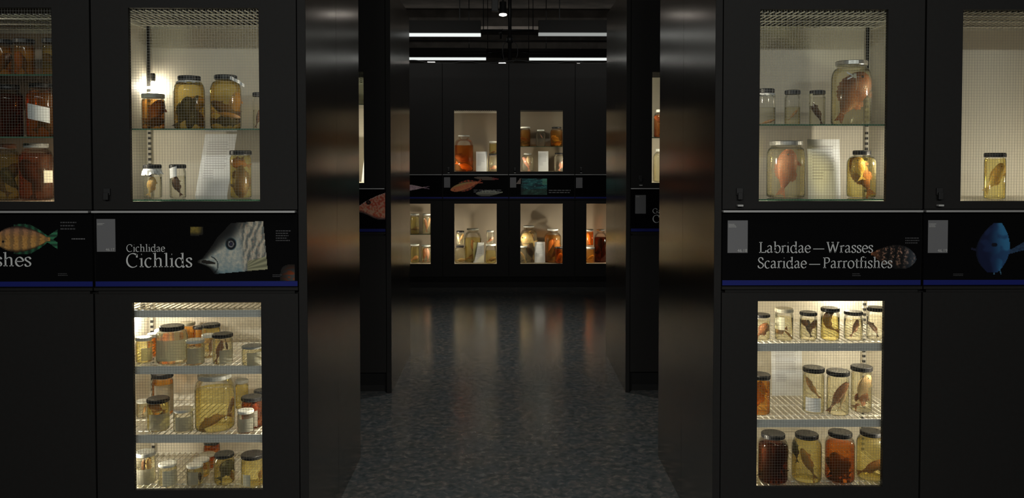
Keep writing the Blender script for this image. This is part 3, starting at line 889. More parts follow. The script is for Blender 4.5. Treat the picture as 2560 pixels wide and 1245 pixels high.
# ------------------------------------------------------------------ jars
def wavy_wrap(r, z0, z1, seed):
    rnd = random.Random(seed); m = MB(); n = 26
    for j, (z, k) in enumerate(((z1, 1.02), ((z0+z1)/2, 1.10), (z0, 1.22))):
        for i in range(n):
            a = 2*pi*i/n; rr = r*k*(1+(rnd.random()-.5)*.16*j); zz = z-(rnd.random()*.5*(z1-z0) if j == 2 else 0)
            m.v.append((rr*cos(a), rr*sin(a), zz))
    for j in range(2):
        for i in range(n):
            k = (i+1) % n; m.f.append((j*n+i, (j+1)*n+i, (j+1)*n+k, j*n+k))
    return m
def patch(r, a0, a1, z0, z1, n=10, tilt=0):
    m = MB()
    for rr in (r, r+.0006):
        for i in range(n+1):
            a = R(a0+(a1-a0)*i/n); s = tilt*(i/n-.5)
            m.v += [(rr*cos(a), rr*sin(a), z0+s), (rr*cos(a), rr*sin(a), z1+s)]
    k = 2*(n+1)
    for i in range(n):
        m.f += [(2*i, 2*i+2, 2*i+3, 2*i+1), (k+2*i, k+2*i+1, k+2*i+3, k+2*i+2)]
    return m

JN = [0]
def jar(shelf, px, w, ytop, d, style, lid, liq, label, fish=(), lr=None, fill=.9, tagp=None, wrap=None, group=None, lidh=None, small=False, label_pile=None):
    yf, z0, where = shelf
    JN[0] += 1; seed = JN[0]
    Y = yf+d; X = at(px, 500, Y)[0]; Rj = w/2*Y/FPX/math.sqrt(1+(X/Y)**2)**.5
    H = at(px, ytop, Y)[2]-z0
    lr = lr or (.68 if style == 'B' else .94)
    rl = Rj*lr; lh = lidh or min(.02, H*.12)
    e = empty('specimen_jar', (X, Y, z0), label, 'jar', group or 'specimen jars '+where)
    e.rotation_euler = (0, 0, -X/Y)
    if style == 'B':
        prof = [(0,.001),(Rj*.86,.001),(Rj*.97,.006),(Rj,.018)]
        hs = H*.70
        prof += [(Rj, hs)]
        for k in range(1, 7):
            a = k/6*pi/2; prof.append((rl*.96+(Rj-rl*.96)*cos(a)**.9 if k < 6 else rl*.96, hs+(H*.185)*sin(a)))
        prof += [(rl*.96, H-lh*.9)]
    else:
        prof = [(0,.001),(Rj*.88,.001),(Rj*.98,.005),(Rj,.012),(Rj,H-lh-.020),(Rj*.985,H-lh-.012),(rl*.955,H-lh-.004),(rl*.955,H-lh*.9)]
    MB().lathe(prof, 18 if small else 36).build('jar_body', M['jar_glass'], e, True)
    zf = fill*(H-lh); lp = [(0,.004)]
    k = 1-.0025/Rj
    for r, z in prof[1:]:
        if z < zf: lp.append((r*k, max(z, .004)))
        else: break
    r0 = lp[-1][0] if len(lp) > 1 else Rj*k
    lp += [(r0 if style != 'B' or zf < H*.72 else min(r0, rl*1.1), zf), (0, zf)]
    MB().lathe(lp, 18 if small else 36).build('liquid', M['liq_'+liq], e, True)
    lp = [(0,H-lh),(rl*1.03,H-lh),(rl*1.05,H-lh+.002),(rl*1.05,H-.003),(rl*1.0,H-.0005),(rl*.9,H),(0,H-.001)]
    lm = MB().lathe(lp, 24 if small else 40)
    if lid == 'lid_black' and not small:
        for i in range(40):
            a = 2*pi*i/40; c, s = cos(a)*rl*1.055, sin(a)*rl*1.055
            lm.box(c-.0006, s-.0006, H-lh+.002, c+.0006, s+.0006, H-.003)
    o = lm.build('lid', M[lid], e, True)
    if not small: o.data.shade_flat() if hasattr(o.data, 'shade_flat') else None
    if tagp:    # (angle, half width, z0 frac, z1 frac, material, inside?, tilt)
        a, hw, f0, f1, pm = tagp[:5]; tl = tagp[5] if len(tagp) > 5 else 0
        patch(Rj*1.004 if len(tagp) < 7 else Rj*.95, a-hw, a+hw, H*f0, H*f1, tilt=tl).build('paper_label', M[pm], e, True)
    if wrap: wavy_wrap(rl*1.0, H-lh-wrap*H, H-lh-.001, seed).build('paper_wrap', M['paper'], e)
    for n, f in enumerate(fish):
        lab, Lf, Df, ang, bend, col = f[:6]
        dx = f[6] if len(f) > 6 else 0; zc = f[7] if len(f) > 7 else .45; dy = f[8] if len(f) > 8 else 0
        opt = f[9] if len(f) > 9 else {}
        L = H*Lf; D = L*Df
        ca, sa = abs(cos(R(ang))), abs(sin(R(ang)))
        ex = math.hypot(L*ca, D*sa)/2; ez = math.hypot(L*sa, D*ca)/2
        k = min(1, Rj*.95/ex, (zf*.5-.004)/ez); 
        if opt.get('free'): k = 1
        L *= k; D *= k; ex *= k; ez *= k
        cx = max(-(Rj*.95-ex), min(Rj*.95-ex, dx*Rj)); cz = max(ez+.004, min(zf-ez, zc*H))
        rr = math.sqrt(max(0, (Rj*.9)**2-cx**2))
        a0 = -X/Y
        yy = dy*Rj
        put_fish((X+cx*cos(a0)-yy*sin(a0), Y+cx*sin(a0)+yy*cos(a0), z0+cz), L, D, ang, bend, col, lab,
                 opt.get('group', 'preserved fish '+where), opt.get('thick', .42), opt.get('flip', False), opt.get('yaw', 0)-R(0), seed*10+n, not (small or opt.get('plain')), opt.get('tk', 1.0))
    return e

def pile(n, lab, col, seed, Lf=.5, Df=.35, zlo=.12, zhi=.45, ang0=90, spread=50, group=None):
    """several fish packed in one jar"""
    rnd = random.Random(seed); out = []
    for i in range(n):
        c = col[i % len(col)]
        out.append((lab, Lf*(.8+.4*rnd.random()), Df, ang0+rnd.uniform(-spread, spread), rnd.uniform(-60, 60), c,
                    rnd.uniform(-.5, .5), rnd.uniform(zlo, zhi), rnd.uniform(-.45, .35), dict(group=group or lab, plain=True, flip=rnd.random() < .5)))
    return out

def sheet(yf, z0, px0, px1, ytop, d, label, lean=.03, lines=14, turned=False, w_top=None):
    Y = yf+d; a = at(px0, ytop, Y); b = at(px1, ytop, Y)
    h = a[2]-z0; w = b[0]-a[0]; cx = (a[0]+b[0])/2
    e = empty('information_sheet', (cx, Y, z0), label, 'paper sheet', 'information sheets in the cabinets')
    sh = w_top or 0
    m = MB(); t = .0008; x0, x1 = -w/2, w/2
    v = [(x0,0,0),(x1,0,0),(x1+sh,lean,h),(x0+sh,lean,h)]
    n = len(m.v); m.v += v+[(p[0],p[1]+t,p[2]) for p in v]
    m.f += [(0,1,2,3),(7,6,5,4),(0,4,5,1),(1,5,6,2),(2,6,7,3),(3,7,4,0)]
    m.build('sheet', M['paper'], e)
    tx = MB(); rnd = random.Random(int(px0))
    for i in range(lines):
        f = .86-.62*i/lines; xs = x0+.14*w+sh*f; le = w*(.70 if i < lines*.7 else .35)*(.85+.15*rnd.random())
        yy = lean*f-.0006
        tx.box(xs, yy-.0002, h*f, xs+le, yy, h*(f+.24/lines))
    tx.build('printed_text', M['paper_ink'], e)
    if turned:
        g = MB(); g.v += [(x1+sh-.002,lean,h),(x1+.0,0,0),(x1+.02,.075,0),(x1+sh+.012,lean+.006,h)]; g.f.append((0,1,2,3))
        g.v += [(p[0]-.0008,p[1]+.0004,p[2]) for p in g.v]; g.f.append((7,6,5,4))
        g.build('folded_back', M['paper'], e)
    return e
# ------------------------------------------------------------------ contents: Cichlids cabinet, upper window
BK = 'lid_black'
s1 = (YN, 1.8345, 'on the glass shelf of the Cichlids cabinet')
jar(s1, 386, 57, 235, .20, 'S', 'lid_grey', 'amber', 'small amber jar with a greyish lid below the bright lamp',
    [('rusty fish curled against the wall of the small amber jar below the lamp', .8, .5, 60, 60, 'rust', .3, .5, .1), ('brown fish lying low in the small amber jar below the lamp', .7, .4, 10, 30, 'brown', -.1, .2, -.1)], fill=.95)
jar(s1, 476.5, 77, 190, .20, 'B', BK, 'olive', 'large shouldered jar of olive liquid, left one of the pair beside the lamp',
    [('dark grey fish at the lower left of the left large olive jar', .62, .42, 70, 20, 'grey', -.5, .28, -.3, dict(yaw=10)),
     ('dark fish standing tail up inside the left large olive jar', .55, .34, -100, -20, 'dark', .1, .26, -.4),
     ('blackish brown fish leaning on the right side of the left olive jar', .5, .36, -60, 30, 'brown', .55, .27, -.1),
     ('yellow belly of a fish rising behind the dark ones, left olive jar', .6, .5, 35, 20, 'belly', .15, .42, .35),
     ('dark fin of a fish slanting right in the left olive jar', .5, .2, 55, 10, 'dark', .05, .42, -.55)], fill=.97, wrap=.05)
jar(s1, 567, 77, 188, .20, 'B', BK, 'olive', 'large shouldered jar with crumpled white paper at its neck, Cichlids cabinet',
    [('brown fish lying slantwise across the middle of the jar with crumpled paper', .8, .3, 155, -15, 'brown', -.1, .38, -.3),
     ('dark fish lying flat on the bottom of the jar with crumpled paper', .85, .3, 5, 12, 'dark', 0, .14, -.2),
     ('tan slender fish across the jar with crumpled paper at its neck', .7, .16, -12, 0, 'tan', .1, .27, -.6),
     ('pale snouted fish rising at the right of the jar with crumpled paper', .6, .34, 78, 15, 'tan', .55, .4, .1),
     ('dark brown fish filling the back of the jar with crumpled paper', .8, .45, 20, 30, 'brown', -.1, .22, .35)], fill=.97)
x, y, z = at(592, 203, YN+.14)
m = MB(); rnd = random.Random(5)
pts = [(-.03+.06*i/9+rnd.uniform(-.002,.002), rnd.uniform(-.004,.004), .012-.03*(i/9)**1.5+rnd.uniform(-.002,.002)) for i in range(10)]
for a, b in zip(pts, pts[1:]): m.quad((a[0],a[1],a[2]+.008),(a[0]+.001,a[1]-.006,a[2]-.006),(b[0]+.001,b[1]-.006,b[2]-.007),(b[0],b[1],b[2]+.007))
for a, b in zip(pts, pts[1:]): m.quad((a[0],a[1]+.004,a[2]+.008),(b[0],b[1]+.004,b[2]+.007),(b[0]+.001,b[1],b[2]-.007),(a[0]+.001,a[1],a[2]-.006))
o = m.build('crumpled_paper', M['paper']); o.location = (x, y, z)
tag(o, 'crumpled strip of white paper sticking out at the neck of an olive jar', 'paper')
jar(s1, 648, 28, 231, .20, 'S', BK, 'water', 'slender pale jar cut off by the right edge of the Cichlids window',
    [('small brown fish upright in the slender jar at the Cichlids window edge', .6, .2, 80, 20, 'brown', -.1, .4)], fill=.6)
s2 = (YN, 1.537, 'on the bottom of the Cichlids upper window')
jar(s2, 382, 46, 411, .14, 'S', BK, 'water', 'clear jar with white paper under its lid, leftmost below the glass shelf',
    [('pale pinkish fish leaning in the leftmost clear jar below the glass shelf', .75, .42, 80, 25, 'belly', -.15, .38)], fill=.72, wrap=.14, lr=.90)
jar(s2, 445, 41, 411, .14, 'S', BK, 'water', 'clear jar holding a brown fish, second from the left below the glass shelf',
    [('brown fish hanging head up in the second clear jar below the glass shelf', .85, .34, 105, -20, 'brown', -.05, .42)], fill=.75, tagp=(-125, 28, .62, .92, 'paper', .01), lr=.94)
jar(s2, 602.5, 54, 376, .15, 'S', BK, 'yellow', 'tall straight jar with a big dark fish, right side below the glass shelf',
    [('big dark brown fish pointing head down in the tall straight jar', .86, .40, -90, 0, 'brown', 0, .42, 0, dict(thick=.4, tk=.7)),
     ('reddish brown fish wedged above the big dark one in the tall straight jar', .5, .5, 170, 20, 'rust', 0, .72, .1)], fill=.98)
sheet(YN, 1.537, 486, 566, 334, .36, 'white information sheet leaning inside the Cichlids cabinet', .05, 16, w_top=.032)

# Cichlids cabinet, lower window
a1 = (YN, .8285, 'on the upper rack of the Cichlids lower window')
W1 = 'preserved fish on the upper rack of the Cichlids lower window'
jar(a1, 426, 79, 813, .12, 'B', BK, 'straw', 'large black lidded jar with a wide murky label on the upper rack', [], lr=.72, tagp=(-95, 62, .12, .66, 'paper_murk'), fill=.9)
jar(a1, 484, 47, 848, .09, 'S', 'lid_white', 'straw', 'pale lidded jar with a paper label, just right of the large black lidded one', [], tagp=(-90, 55, .08, .7, 'paper_murk'))
jar(a1, 553, 51, 833, .10, 'S', BK, 'straw', 'jar with a dark fish behind its label, black lid, upper rack', [('dark fish upright beside the paper in the black lidded jar, upper rack', .8, .25, 75, 15, 'rust', -.35, .35), ('thin dark fish near the top of the black lidded jar, upper rack', .35, .2, -80, 0, 'brown', .35, .62)], tagp=(-70, 40, .05, .5, 'paper_murk'))
jar(a1, 627, 53, 863, .08, 'S', 'lid_grey', 'straw', 'short grey lidded jar at the right end of the upper rack', [], tagp=(-70, 50, .05, .72, 'paper_murk'))
jar(a1, 355, 42, 842, .13, 'S', 'lid_white', 'yellow', 'small pale lidded jar at the left end of the upper rack, front', [], tagp=(-70, 40, .1, .6, 'paper_murk'))
jar(a1, 383, 40, 833, .24, 'S', 'lid_white', 'orange', 'small pale lidded jar of orange liquid, second of the receding left line', [], small=True)
jar(a1, 401, 38, 823, .33, 'S', 'lid_white', 'amber', 'small pale lidded jar, third of the receding left line', [], small=True)
jar(a1, 414, 36, 815, .42, 'S', 'lid_white', 'amber', 'small pale lidded jar, last of the receding left line', [], small=True)
jar(a1, 524, 46, 809, .33, 'S', BK, 'yellow', 'black lidded jar of yellow liquid at the back of the upper rack', [('orange brown fish in the black lidded jar at the back, upper rack', .6, .4, 40, 20, 'tan', -.2, .4)], fill=.95)
jar(a1, 465, 40, 805, .42, 'S', 'lid_beige', 'amber', 'beige lidded amber jar hidden behind the large one, upper rack', [], small=True)
jar(a1, 496, 34, 815, .42, 'S', BK, 'amber', 'small dark lidded jar far back between two others, upper rack', [], small=True)
jar(a1, 517, 34, 835, .20, 'S', 'lid_white', 'straw', 'narrow pale jar with a thin red fish, middle of the upper rack', [('thin reddish fish upright in the narrow pale jar, upper rack', .8, .2, 85, 10, 'rust', .3, .4)])
a2 = (YN, .5355, 'on the middle rack of the Cichlids lower window')
jar(a2, 401, 53, 932, .34, 'S', BK, 'amber', 'tall black lidded jar with amber top standing at the back, middle rack', [('dark red fish behind the label of the tall back jar, middle rack', .5, .3, 80, 0, 'rust', .4, .3)], tagp=(-80, 60, .1, .75, 'paper_murk'))
jar(a2, 389, 56, 994, .12, 'S', BK, 'yellow', 'black lidded jar with a grey label at the front left, middle rack', [('reddish brown fish above the grey label in the front left jar, middle rack', .55, .45, 160, 10, 'rust', -.1, .72, -.1), ('brown fish at the bottom behind the grey label, front left jar', .5, .4, 60, 0, 'brown', .2, .3, .2)], tagp=(-80, 62, .06, .56, 'paper_murk'), fill=.95)
jar(a2, 452, 50, 1020, .10, 'S', 'lid_white', 'water', 'small clear pale lidded jar beside the big jar, middle rack', [], tagp=(-90, 50, .1, .7, 'paper_murk'))
jar(a2, 352, 36, 1000, .30, 'S', 'lid_white', 'straw', 'small pale jar at the left wall of the middle rack', [('pinkish fish in the small pale jar at the left wall', .6, .3, 70, 20, 'tan', .1, .35)], small=True)
jar(a2, 532, 99, 933, .14, 'B', 'lid_grey', 'yellow', 'big jar of yellow liquid with a fish curved along its bottom', [('long brown fish curving up from the bottom of the big yellow jar', .66, .22, 207, 38, 'tan', .0, .19, -.35, dict(thick=.5)), ('brown tail of a fish rising on the right inside the big yellow jar', .45, .16, 72, 20, 'rust', .75, .32, .0)], lr=.80, fill=.78)
jar(a2, 600, 34, 948, .42, 'S', 'lid_grey', 'yellow', 'grey lidded jar far back at the right of the middle rack', [], small=True, lr=.9)
jar(a2, 625, 53, 990, .15, 'S', BK, 'rust', 'black lidded jar of reddish liquid at the right, middle rack', [('dark red fish in the reddish jar at the right, middle rack', .6, .45, 80, 20, 'rust', .1, .7), ('brown fish low in the reddish jar at the right, middle rack', .5, .3, 70, 30, 'brown', .4, .25)], tagp=(-100, 40, .1, .6, 'paper_murk'))
jar(a2, 609, 42, 1024, .08, 'S', 'lid_white', 'water', 'small white capped jar in front of the reddish one, middle rack', [], tagp=(-90, 58, .1, .68, 'paper_murk'))
jar(a2, 650, 40, 974, .32, 'S', BK, 'rust', 'jar cut off by the right window edge behind the reddish one, middle rack', [], small=True)
a3 = (YN, .3005, 'on the lowest rack of the Cichlids lower window')
jar(a3, 355, 52, 1128, .14, 'S', 'lid_grey', 'straw', 'large grey white lidded jar at the left end, lowest rack', [('thin brown fish upright in the left end jar, lowest rack', .6, .2, 85, 8, 'brown', -.2, .6, -.2), ('pale yellow fish upright in the left end jar, lowest rack', .6, .3, 85, -10, 'belly', .3, .6)], tagp=(-95, 55, .0, .5, 'paper_murk'))
jar(a3, 411, 46, 1157, .11, 'S', 'lid_white', 'straw', 'small bright white lidded jar, second from the left, lowest rack', [('orange brown fish low in the bright white lidded jar, lowest rack', .4, .4, 80, 0, 'tan', -.4, .2)], tagp=(-75, 50, .05, .75, 'paper_cream'))
jar(a3, 480, 42, 1160, .11, 'S', 'lid_white', 'straw', 'white lidded jar with a dark fish at its right, front middle, lowest rack', [('dark fish standing in the front middle jar, lowest rack', .55, .3, 90, 0, 'brown', .55, .3, -.3)], tagp=(-110, 40, .08, .72, 'paper_murk'))
jar(a3, 496, 42, 1147, .20, 'S', 'lid_white', 'yellow', 'white lidded jar directly behind the front middle one, lowest rack', [], small=True)
jar(a3, 512, 42, 1134, .30, 'S', 'lid_beige', 'amber', 'beige lidded jar third in the middle line, lowest rack', [], small=True)
jar(a3, 523, 42, 1103, .40, 'S', BK, 'orange', 'black lidded orange jar at the back of the lowest rack', [('reddish fish curled in the orange jar at the back', .7, .4, 20, 50, 'rust', 0, .75)], small=True, lr=.9)
jar(a3, 554, 52, 1132, .13, 'S', BK, 'yellow', 'black lidded jar with a grey fish side, lowest rack', [('large grey sided fish filling the jar, right of middle, lowest rack', .9, .5, 60, 10, 'grey', .1, .38, 0), ('reddish tail beside the large grey fish, lowest rack', .5, .25, -70, 0, 'rust', .6, .25, .1)], lr=.88)
jar(a3, 626, 59, 1133, .11, 'S', BK, 'yellow', 'large black lidded jar at the right end, lowest rack', [('orange pale fish tail in the right end jar, lowest rack', .4, .3, 80, 0, 'tan', .6, .2)], tagp=(-125, 22, .05, .42, 'paper_cream'), lr=.94)

# ------------------------------------------------------------------ Wrasses cabinet, upper window
b1 = (YN, 1.8535, 'on the glass shelf of the Wrasses cabinet')
jar(b1, 1912, 50, 222, .18, 'S', BK, 'water', 'small clear jar cut off by the left edge of the Wrasses window', [('tiny tan fish lying on the bottom of the jar at the left window edge', .45, .16, 15, 0, 'tan', .3, .08)], fill=.55, lr=.82, wrap=.05)
jar(b1, 1979, 40, 225.5, .18, 'S', BK, 'straw', 'small clear jar with a thin fish slanting, second on the Wrasses shelf', [('thin tan fish slanting upright in the second small jar', .42, .16, 48, 0, 'tan', .1, .3, -.1)], fill=.6, lr=.92)
jar(b1, 2041, 41, 226, .18, 'S', BK, 'water', 'small clear jar with a dark curved fish, third on the Wrasses shelf', [('dark curved fish in the third small jar on the Wrasses shelf', .8, .22, 122, 35, 'brown', -.1, .32)], fill=.9, lr=.9, tagp=(-145, 22, .55, .9, 'paper_cream'))
jar(b1, 2125, 100, 153, .19, 'B', 'lid_silver', 'straw', 'big silver lidded jar with a scaly reddish fish, Wrasses glass shelf', [('big scaly reddish brown fish leaning tail down in the big silver lidded jar', .98, .50, 60, -8, 'rust', .08, .44, 0, dict(thick=.36, tk=.45))], lr=.76, fill=.96)
x, y, z = at(2134, 190, YN+.115)
m = MB()
for dx, dz in ((-.03,.016),(-.028,-.014),(.0,-.002)):
    m.quad((0,0,.004),(0,0,-.004),(dx,-.001,dz-.003),(dx,-.001,dz+.003)); m.quad((0,.001,-.004),(0,.001,.004),(dx,0,dz+.003),(dx,0,dz-.003))
m.box(.001,-.001,-.009,.012,.001,.011).tube([(.012,0,0),(.016,.002,-.04),(.014,.004,-.06)], .0008, 5)
o = m.build('tag_tie', M['paper']); o.location = (x, y, z); tag(o, 'knotted white tie inside the big silver lidded jar of the Wrasses cabinet', 'tie')
b2 = (YN, 1.537, 'on the bottom of the Wrasses upper window')
glass_shelf(cab_R1, .025, CW-.025, .035, .50, 1.5365); glass_shelf(cab_L1, .025, CW-.025, .035, .50, 1.5365)
jar(b2, 1964, 98, 352, .16, 'B', 'lid_silver', 'straw', 'big silver lidded jar with a pink fish standing on its tail', [('pink fish standing head up in the big jar below the glass shelf', .90, .44, 82, 14, 'pink', 0, .44, 0, dict(thick=.38, tk=.7))], lr=.80, fill=.93)
jar(b2, 2153, 74, 376, .17, 'B', BK, 'yellow', 'yellow jar with a brown fish at the lower right of the Wrasses upper window', [('brown fish with a yellow flank in the lower right yellow jar', .95, .40, 118, 10, 'rust', .1, .45, .05, dict(thick=.36)), ('yellow flank piece in the lower right yellow jar', .5, .55, 105, 10, 'belly', -.12, .62, -.3)], lr=.56, fill=.95)
sheet(YN, 1.537, 2022, 2103, 348, .34, 'white information sheet standing between the two lower Wrasses jars', .02, 12)

# Wrasses cabinet, lower window
c1 = (YN, .9185, 'on the upper rack of the Wrasses lower window')
for px, w, yt, lid, lq, l, f in (
    (1906, 44, 784, BK, 'straw', 'jar at the left edge with a folded brown fish, upper rack', [('brown fish folded at the bottom of the left edge jar, upper rack', .7, .5, 55, 30, 'rust', .1, .28)]),
    (1963, 47, 770, 'lid_beige', 'straw', 'beige lidded jar with a forked fish and cream paper, second on the upper rack', [('forked reddish fish under the cream paper, second jar, upper rack', .4, .6, 200, 20, 'tan', -.4, .3), ('thin tan fish slanting at the bottom of the second jar, upper rack', .5, .12, -45, 0, 'tan', .4, .16)]),
    (2024, 45, 779, BK, 'straw', 'jar with a crossed dark red fish, third on the upper rack', [('dark red fish hanging head up in the third jar, upper rack', .85, .28, 100, -10, 'brown', .1, .4), ('reddish fish across the top of the third jar, upper rack', .42, .45, 150, 0, 'rust', -.2, .66, -.2), ('small red fin piece at the right of the third jar, upper rack', .45, .4, 65, 0, 'rust', .6, .6, .1)]),
    (2078.5, 48, 768.5, BK, 'yellow', 'yellow jar with a fish bent like a crescent, fourth on the upper rack', [('fish bent like a crescent in the yellow fourth jar, upper rack', .98, .24, 88, -150, 'tan', .0, .38, 0, dict(free=True))]),
    (2137, 48, 777.5, BK, 'straw', 'jar with a slim dark fish hanging, fifth on the upper rack', [('slim dark red fish hanging in the fifth jar, upper rack', .75, .26, 70, 28, 'rust', .15, .52)]),
    (2194, 48, 767, BK, 'water', 'jar at the right edge with a hooked dark fish, upper rack', [('hooked dark fish in the right edge jar, upper rack', .6, .22, 130, 50, 'brown', -.2, .32)])):
    jar(c1, px, w, yt, .13, 'S', lid, lq, l, f, fill=.8, lr=.92 if px != 1963 else .95, tagp=(-120, 35, .35, .75, 'paper_cream') if px == 1963 else None)
c2 = (YN, .5915, 'on the middle rack of the Wrasses lower window')
jar(c2, 1903, 54, 934, .14, 'S', BK, 'amber', 'orange jar at the left edge of the middle rack', [('brown fish standing in the orange jar at the left edge', .8, .4, 80, 15, 'orange', -.1, .4), ('pale sliver of a fish in the orange jar at the left edge', .3, .25, -45, 0, 'belly', .1, .6, -.5)], fill=.92)
jar(c2, 2038.5, 55, 917, .16, 'S', BK, 'straw', 'clear jar with a slim curved fish above a paper label, middle rack', [('slim curved fish slanting in the clear jar left of its trio, middle rack', .6, .18, 122, -12, 'tan', -.05, .52)], tagp=(-90, 42, .05, .36, 'paper'), lr=.93)
jar(c2, 2100, 57, 925, .13, 'S', BK, 'straw', 'clear jar with a lance shaped fish, middle of its trio, middle rack', [('lance shaped brown fish leaning in the middle jar of the trio', .82, .24, 57, 0, 'rust', .0, .38, -.1), ('pale white sided fish in the middle jar of the trio', .5, .28, 75, 0, 'pale', .4, .34, .1)], lr=.96)
jar(c2, 2159, 54, 914, .17, 'S', BK, 'straw', 'clear jar with a grey pink fish, right one of its trio, middle rack', [('grey pink fish leaning tail down in the right jar of the trio', .7, .36, 68, -10, 'pale', .3, .56, -.1), ('brown tail pieces at the bottom of the right jar of the trio', .45, .6, 60, 30, 'rust', -.1, .2, 0)], lr=.95)
sheet(YN, .5915, 1931, 2008, 862, .40, 'large bright information sheet behind the jars of the middle rack', .02, 18)
c3 = (YN, .3005, 'on the lowest rack of the Wrasses lower window')
jar(c3, 1868, 52, 1086, .13, 'B', BK, 'olive', 'dim jar mostly hidden by the left edge of the lowest rack', pile(1, 'dark fish in the dim jar at the left edge, lowest rack', ['brown'], 3, .6, .3, .3, .4), fill=.8)
PG = 'dark fish packed together in the brown jar, lowest rack'
jar(c3, 1938, 76, 1081, .12, 'B', BK, 'brown', 'very dark brown jar packed with fish, lowest rack', pile(10, PG, ['dark', 'brown', 'dark'], 11, .72, .36, .25, .55, 90, 14), lr=.74, fill=.86)
jar(c3, 2023, 76, 1082, .13, 'B', BK, 'yellow', 'yellow jar with a fish slanting to its lower right, lowest rack', [('brown yellow fish slanting to the lower right of the yellow jar', .72, .24, 116, 8, 'tan', .15, .36, -.2), ('grey fish side along the left wall of the yellow jar', .5, .25, 100, 10, 'grey', -.75, .58, .1)], lr=.72, fill=.9)
PG = 'dark fish crowded in the lower part of the orange jar'
jar(c3, 2107, 76, 1078, .13, 'B', BK, 'orange', 'orange jar half full of dark fish, lowest rack', pile(11, PG, ['dark', 'brown', 'dark'], 12, .48, .46, .05, .26, 80, 60), lr=.74, fill=.86)
jar(c3, 2186, 76, 1076, .15, 'B', BK, 'yellow', 'yellow jar with a brown belly curve, right end of the lowest rack', [('brown fish curving along the bottom of the right end yellow jar', .85, .3, 26, 25, 'rust', .0, .2, 0)], lr=.70, fill=.9)

# ------------------------------------------------------------------ far left amber cabinet
d1 = (YN, 2.0605, 'on the top shelf of the far left cabinet')
d2 = (YN, 1.8005, 'on the middle shelf of the far left cabinet')
d3 = (YN, 1.5295, 'on the bottom of the far left cabinet')
jar(d1, 66, 52, 98, .22, 'S', BK, 'amber', 'amber straight jar in the middle of the top shelf, far left cabinet', pile(2, 'brownish fish in the middle top shelf jar, far left cabinet', ['brown', 'rust'], 21, .6, .4, .3, .5))
jar(d1, 8, 56, 99, .22, 'S', BK, 'amber', 'amber straight jar at the left edge of the top shelf, far left cabinet', pile(2, 'brownish fish in the left top shelf jar, far left cabinet', ['brown', 'rust'], 22, .6, .4, .3, .5))
jar(d1, 134, 44, 97, .22, 'S', BK, 'olive', 'jar at the right edge of the top shelf, far left cabinet', pile(1, 'dark fish in the right top shelf jar, far left cabinet', ['brown'], 23, .6, .4, .3, .5))
jar(d2, 107, 76, 209, .20, 'B', BK, 'orange', 'large orange jar with a tilted white label, far left cabinet', pile(3, 'dark fish low in the large orange jar with the tilted label', ['dark', 'rust'], 24, .5, .4, .15, .4), tagp=(-105, 42, .30, .58, 'paper', -.02))
jar(d2, 26, 72, 212, .20, 'B', BK, 'brown', 'large dark jar left of the tilted label jar, far left cabinet', pile(4, 'dark fish in the large dark jar, far left cabinet', ['dark', 'brown'], 25, .5, .4, .2, .5))
jar(d3, 92, 84, 358, .18, 'B', 'lid_grey', 'rust', 'large dark jar with a cream label beside the bright glow, bottom shelf', pile(4, 'dark fish in the large jar with the cream label', ['dark', 'brown'], 26, .55, .4, .15, .45), tagp=(-50, 20, .30, .52, 'paper_cream'))
jar(d3, 14, 76, 360, .20, 'B', 'lid_grey', 'olive', 'large olive jar at the left image edge, bottom shelf of the far left cabinet', pile(3, 'brown fish in the large olive jar at the left image edge', ['brown', 'grey'], 27, .55, .4, .2, .5))

# far right cabinet
e1 = (YN, 1.529, 'in the far right cabinet')
jar(e1, 2486, 54, 382, .15, 'S', BK, 'yellow', 'single yellow jar with a black lid, alone in the far right cabinet', [('orange yellow fish leaning in the single yellow jar', .9, .34, 62, 25, 'belly', .05, .45, 0)], fill=.97)

# ------------------------------------------------------------------ second row, right: jars in the narrow visible strip
f1 = (YF2, 1.861, 'in the second row cabinet on the right')
f2 = (YF2, 1.529, 'in the second row cabinet on the right')
jar(f1, 1655, 44, 274, .18, 'B', 'lid_white', 'orange', 'orange jar seen in the narrow strip beside the near side panel, upper shelf', pile(3, 'reddish fish in the orange jar seen in the narrow strip', ['rust', 'pink'], 31, .6, .35, .2, .6))
jar(f2, 1655, 46, 372, .18, 'B', 'lid_grey', 'straw', 'pale jar seen in the narrow strip beside the near side panel, lower shelf', pile(2, 'golden fish in the pale jar seen in the narrow strip', ['belly', 'tan'], 32, .5, .4, .15, .35))
sheet(YF2, 1.529, 903, 930, 362, .3, 'sliver of a white sheet in the narrow window strip of the second row', .02, 6, w_top=.03)

# ------------------------------------------------------------------ far cabinets
def fj(z, px, w, yt, d, style, lid, lq, label, fish=(), **k):
    return jar((YFAR, z, 'in the far cabinets'), px, w, yt, d, style, lid, lq, label, fish, **k)
zu, zl = 1.529, .313
fj(zu, 1160, 47, 338, .22, 'B', 'lid_grey', 'orange', 'tall orange jar in the left far upper window', [('reddish fish lying low in the tall orange far jar', .6, .4, 160, 20, 'rust', .1, .35, -.2), ('orange bellied fish at the bottom of the tall orange far jar', .5, .3, -20, 15, 'orange', 0, .14, -.3)], lr=.58, fill=.75)
fj(1.745, 1232.5, 19, 353, .18, 'S', 'lid_white', 'yellow', 'small yellow jar stacked on a clear one, left far upper window', [('small rust fish at the bottom of the small yellow stacked jar', .5, .4, 20, 0, 'rust', 0, .2)], small=True)
fj(zu, 1233, 22, 384, .18, 'S', BK, 'straw', 'clear jar under the small yellow one, left far upper window', [('peach coloured fish on the bottom of the clear jar under the yellow one', .4, .6, 20, 0, 'pink', 0, .2)], small=True)
sheet(YFAR, zu, 1190, 1216, 379, .15, 'white folded card beside the tall orange far jar', .03, 10, turned=True)
g1 = 1.858
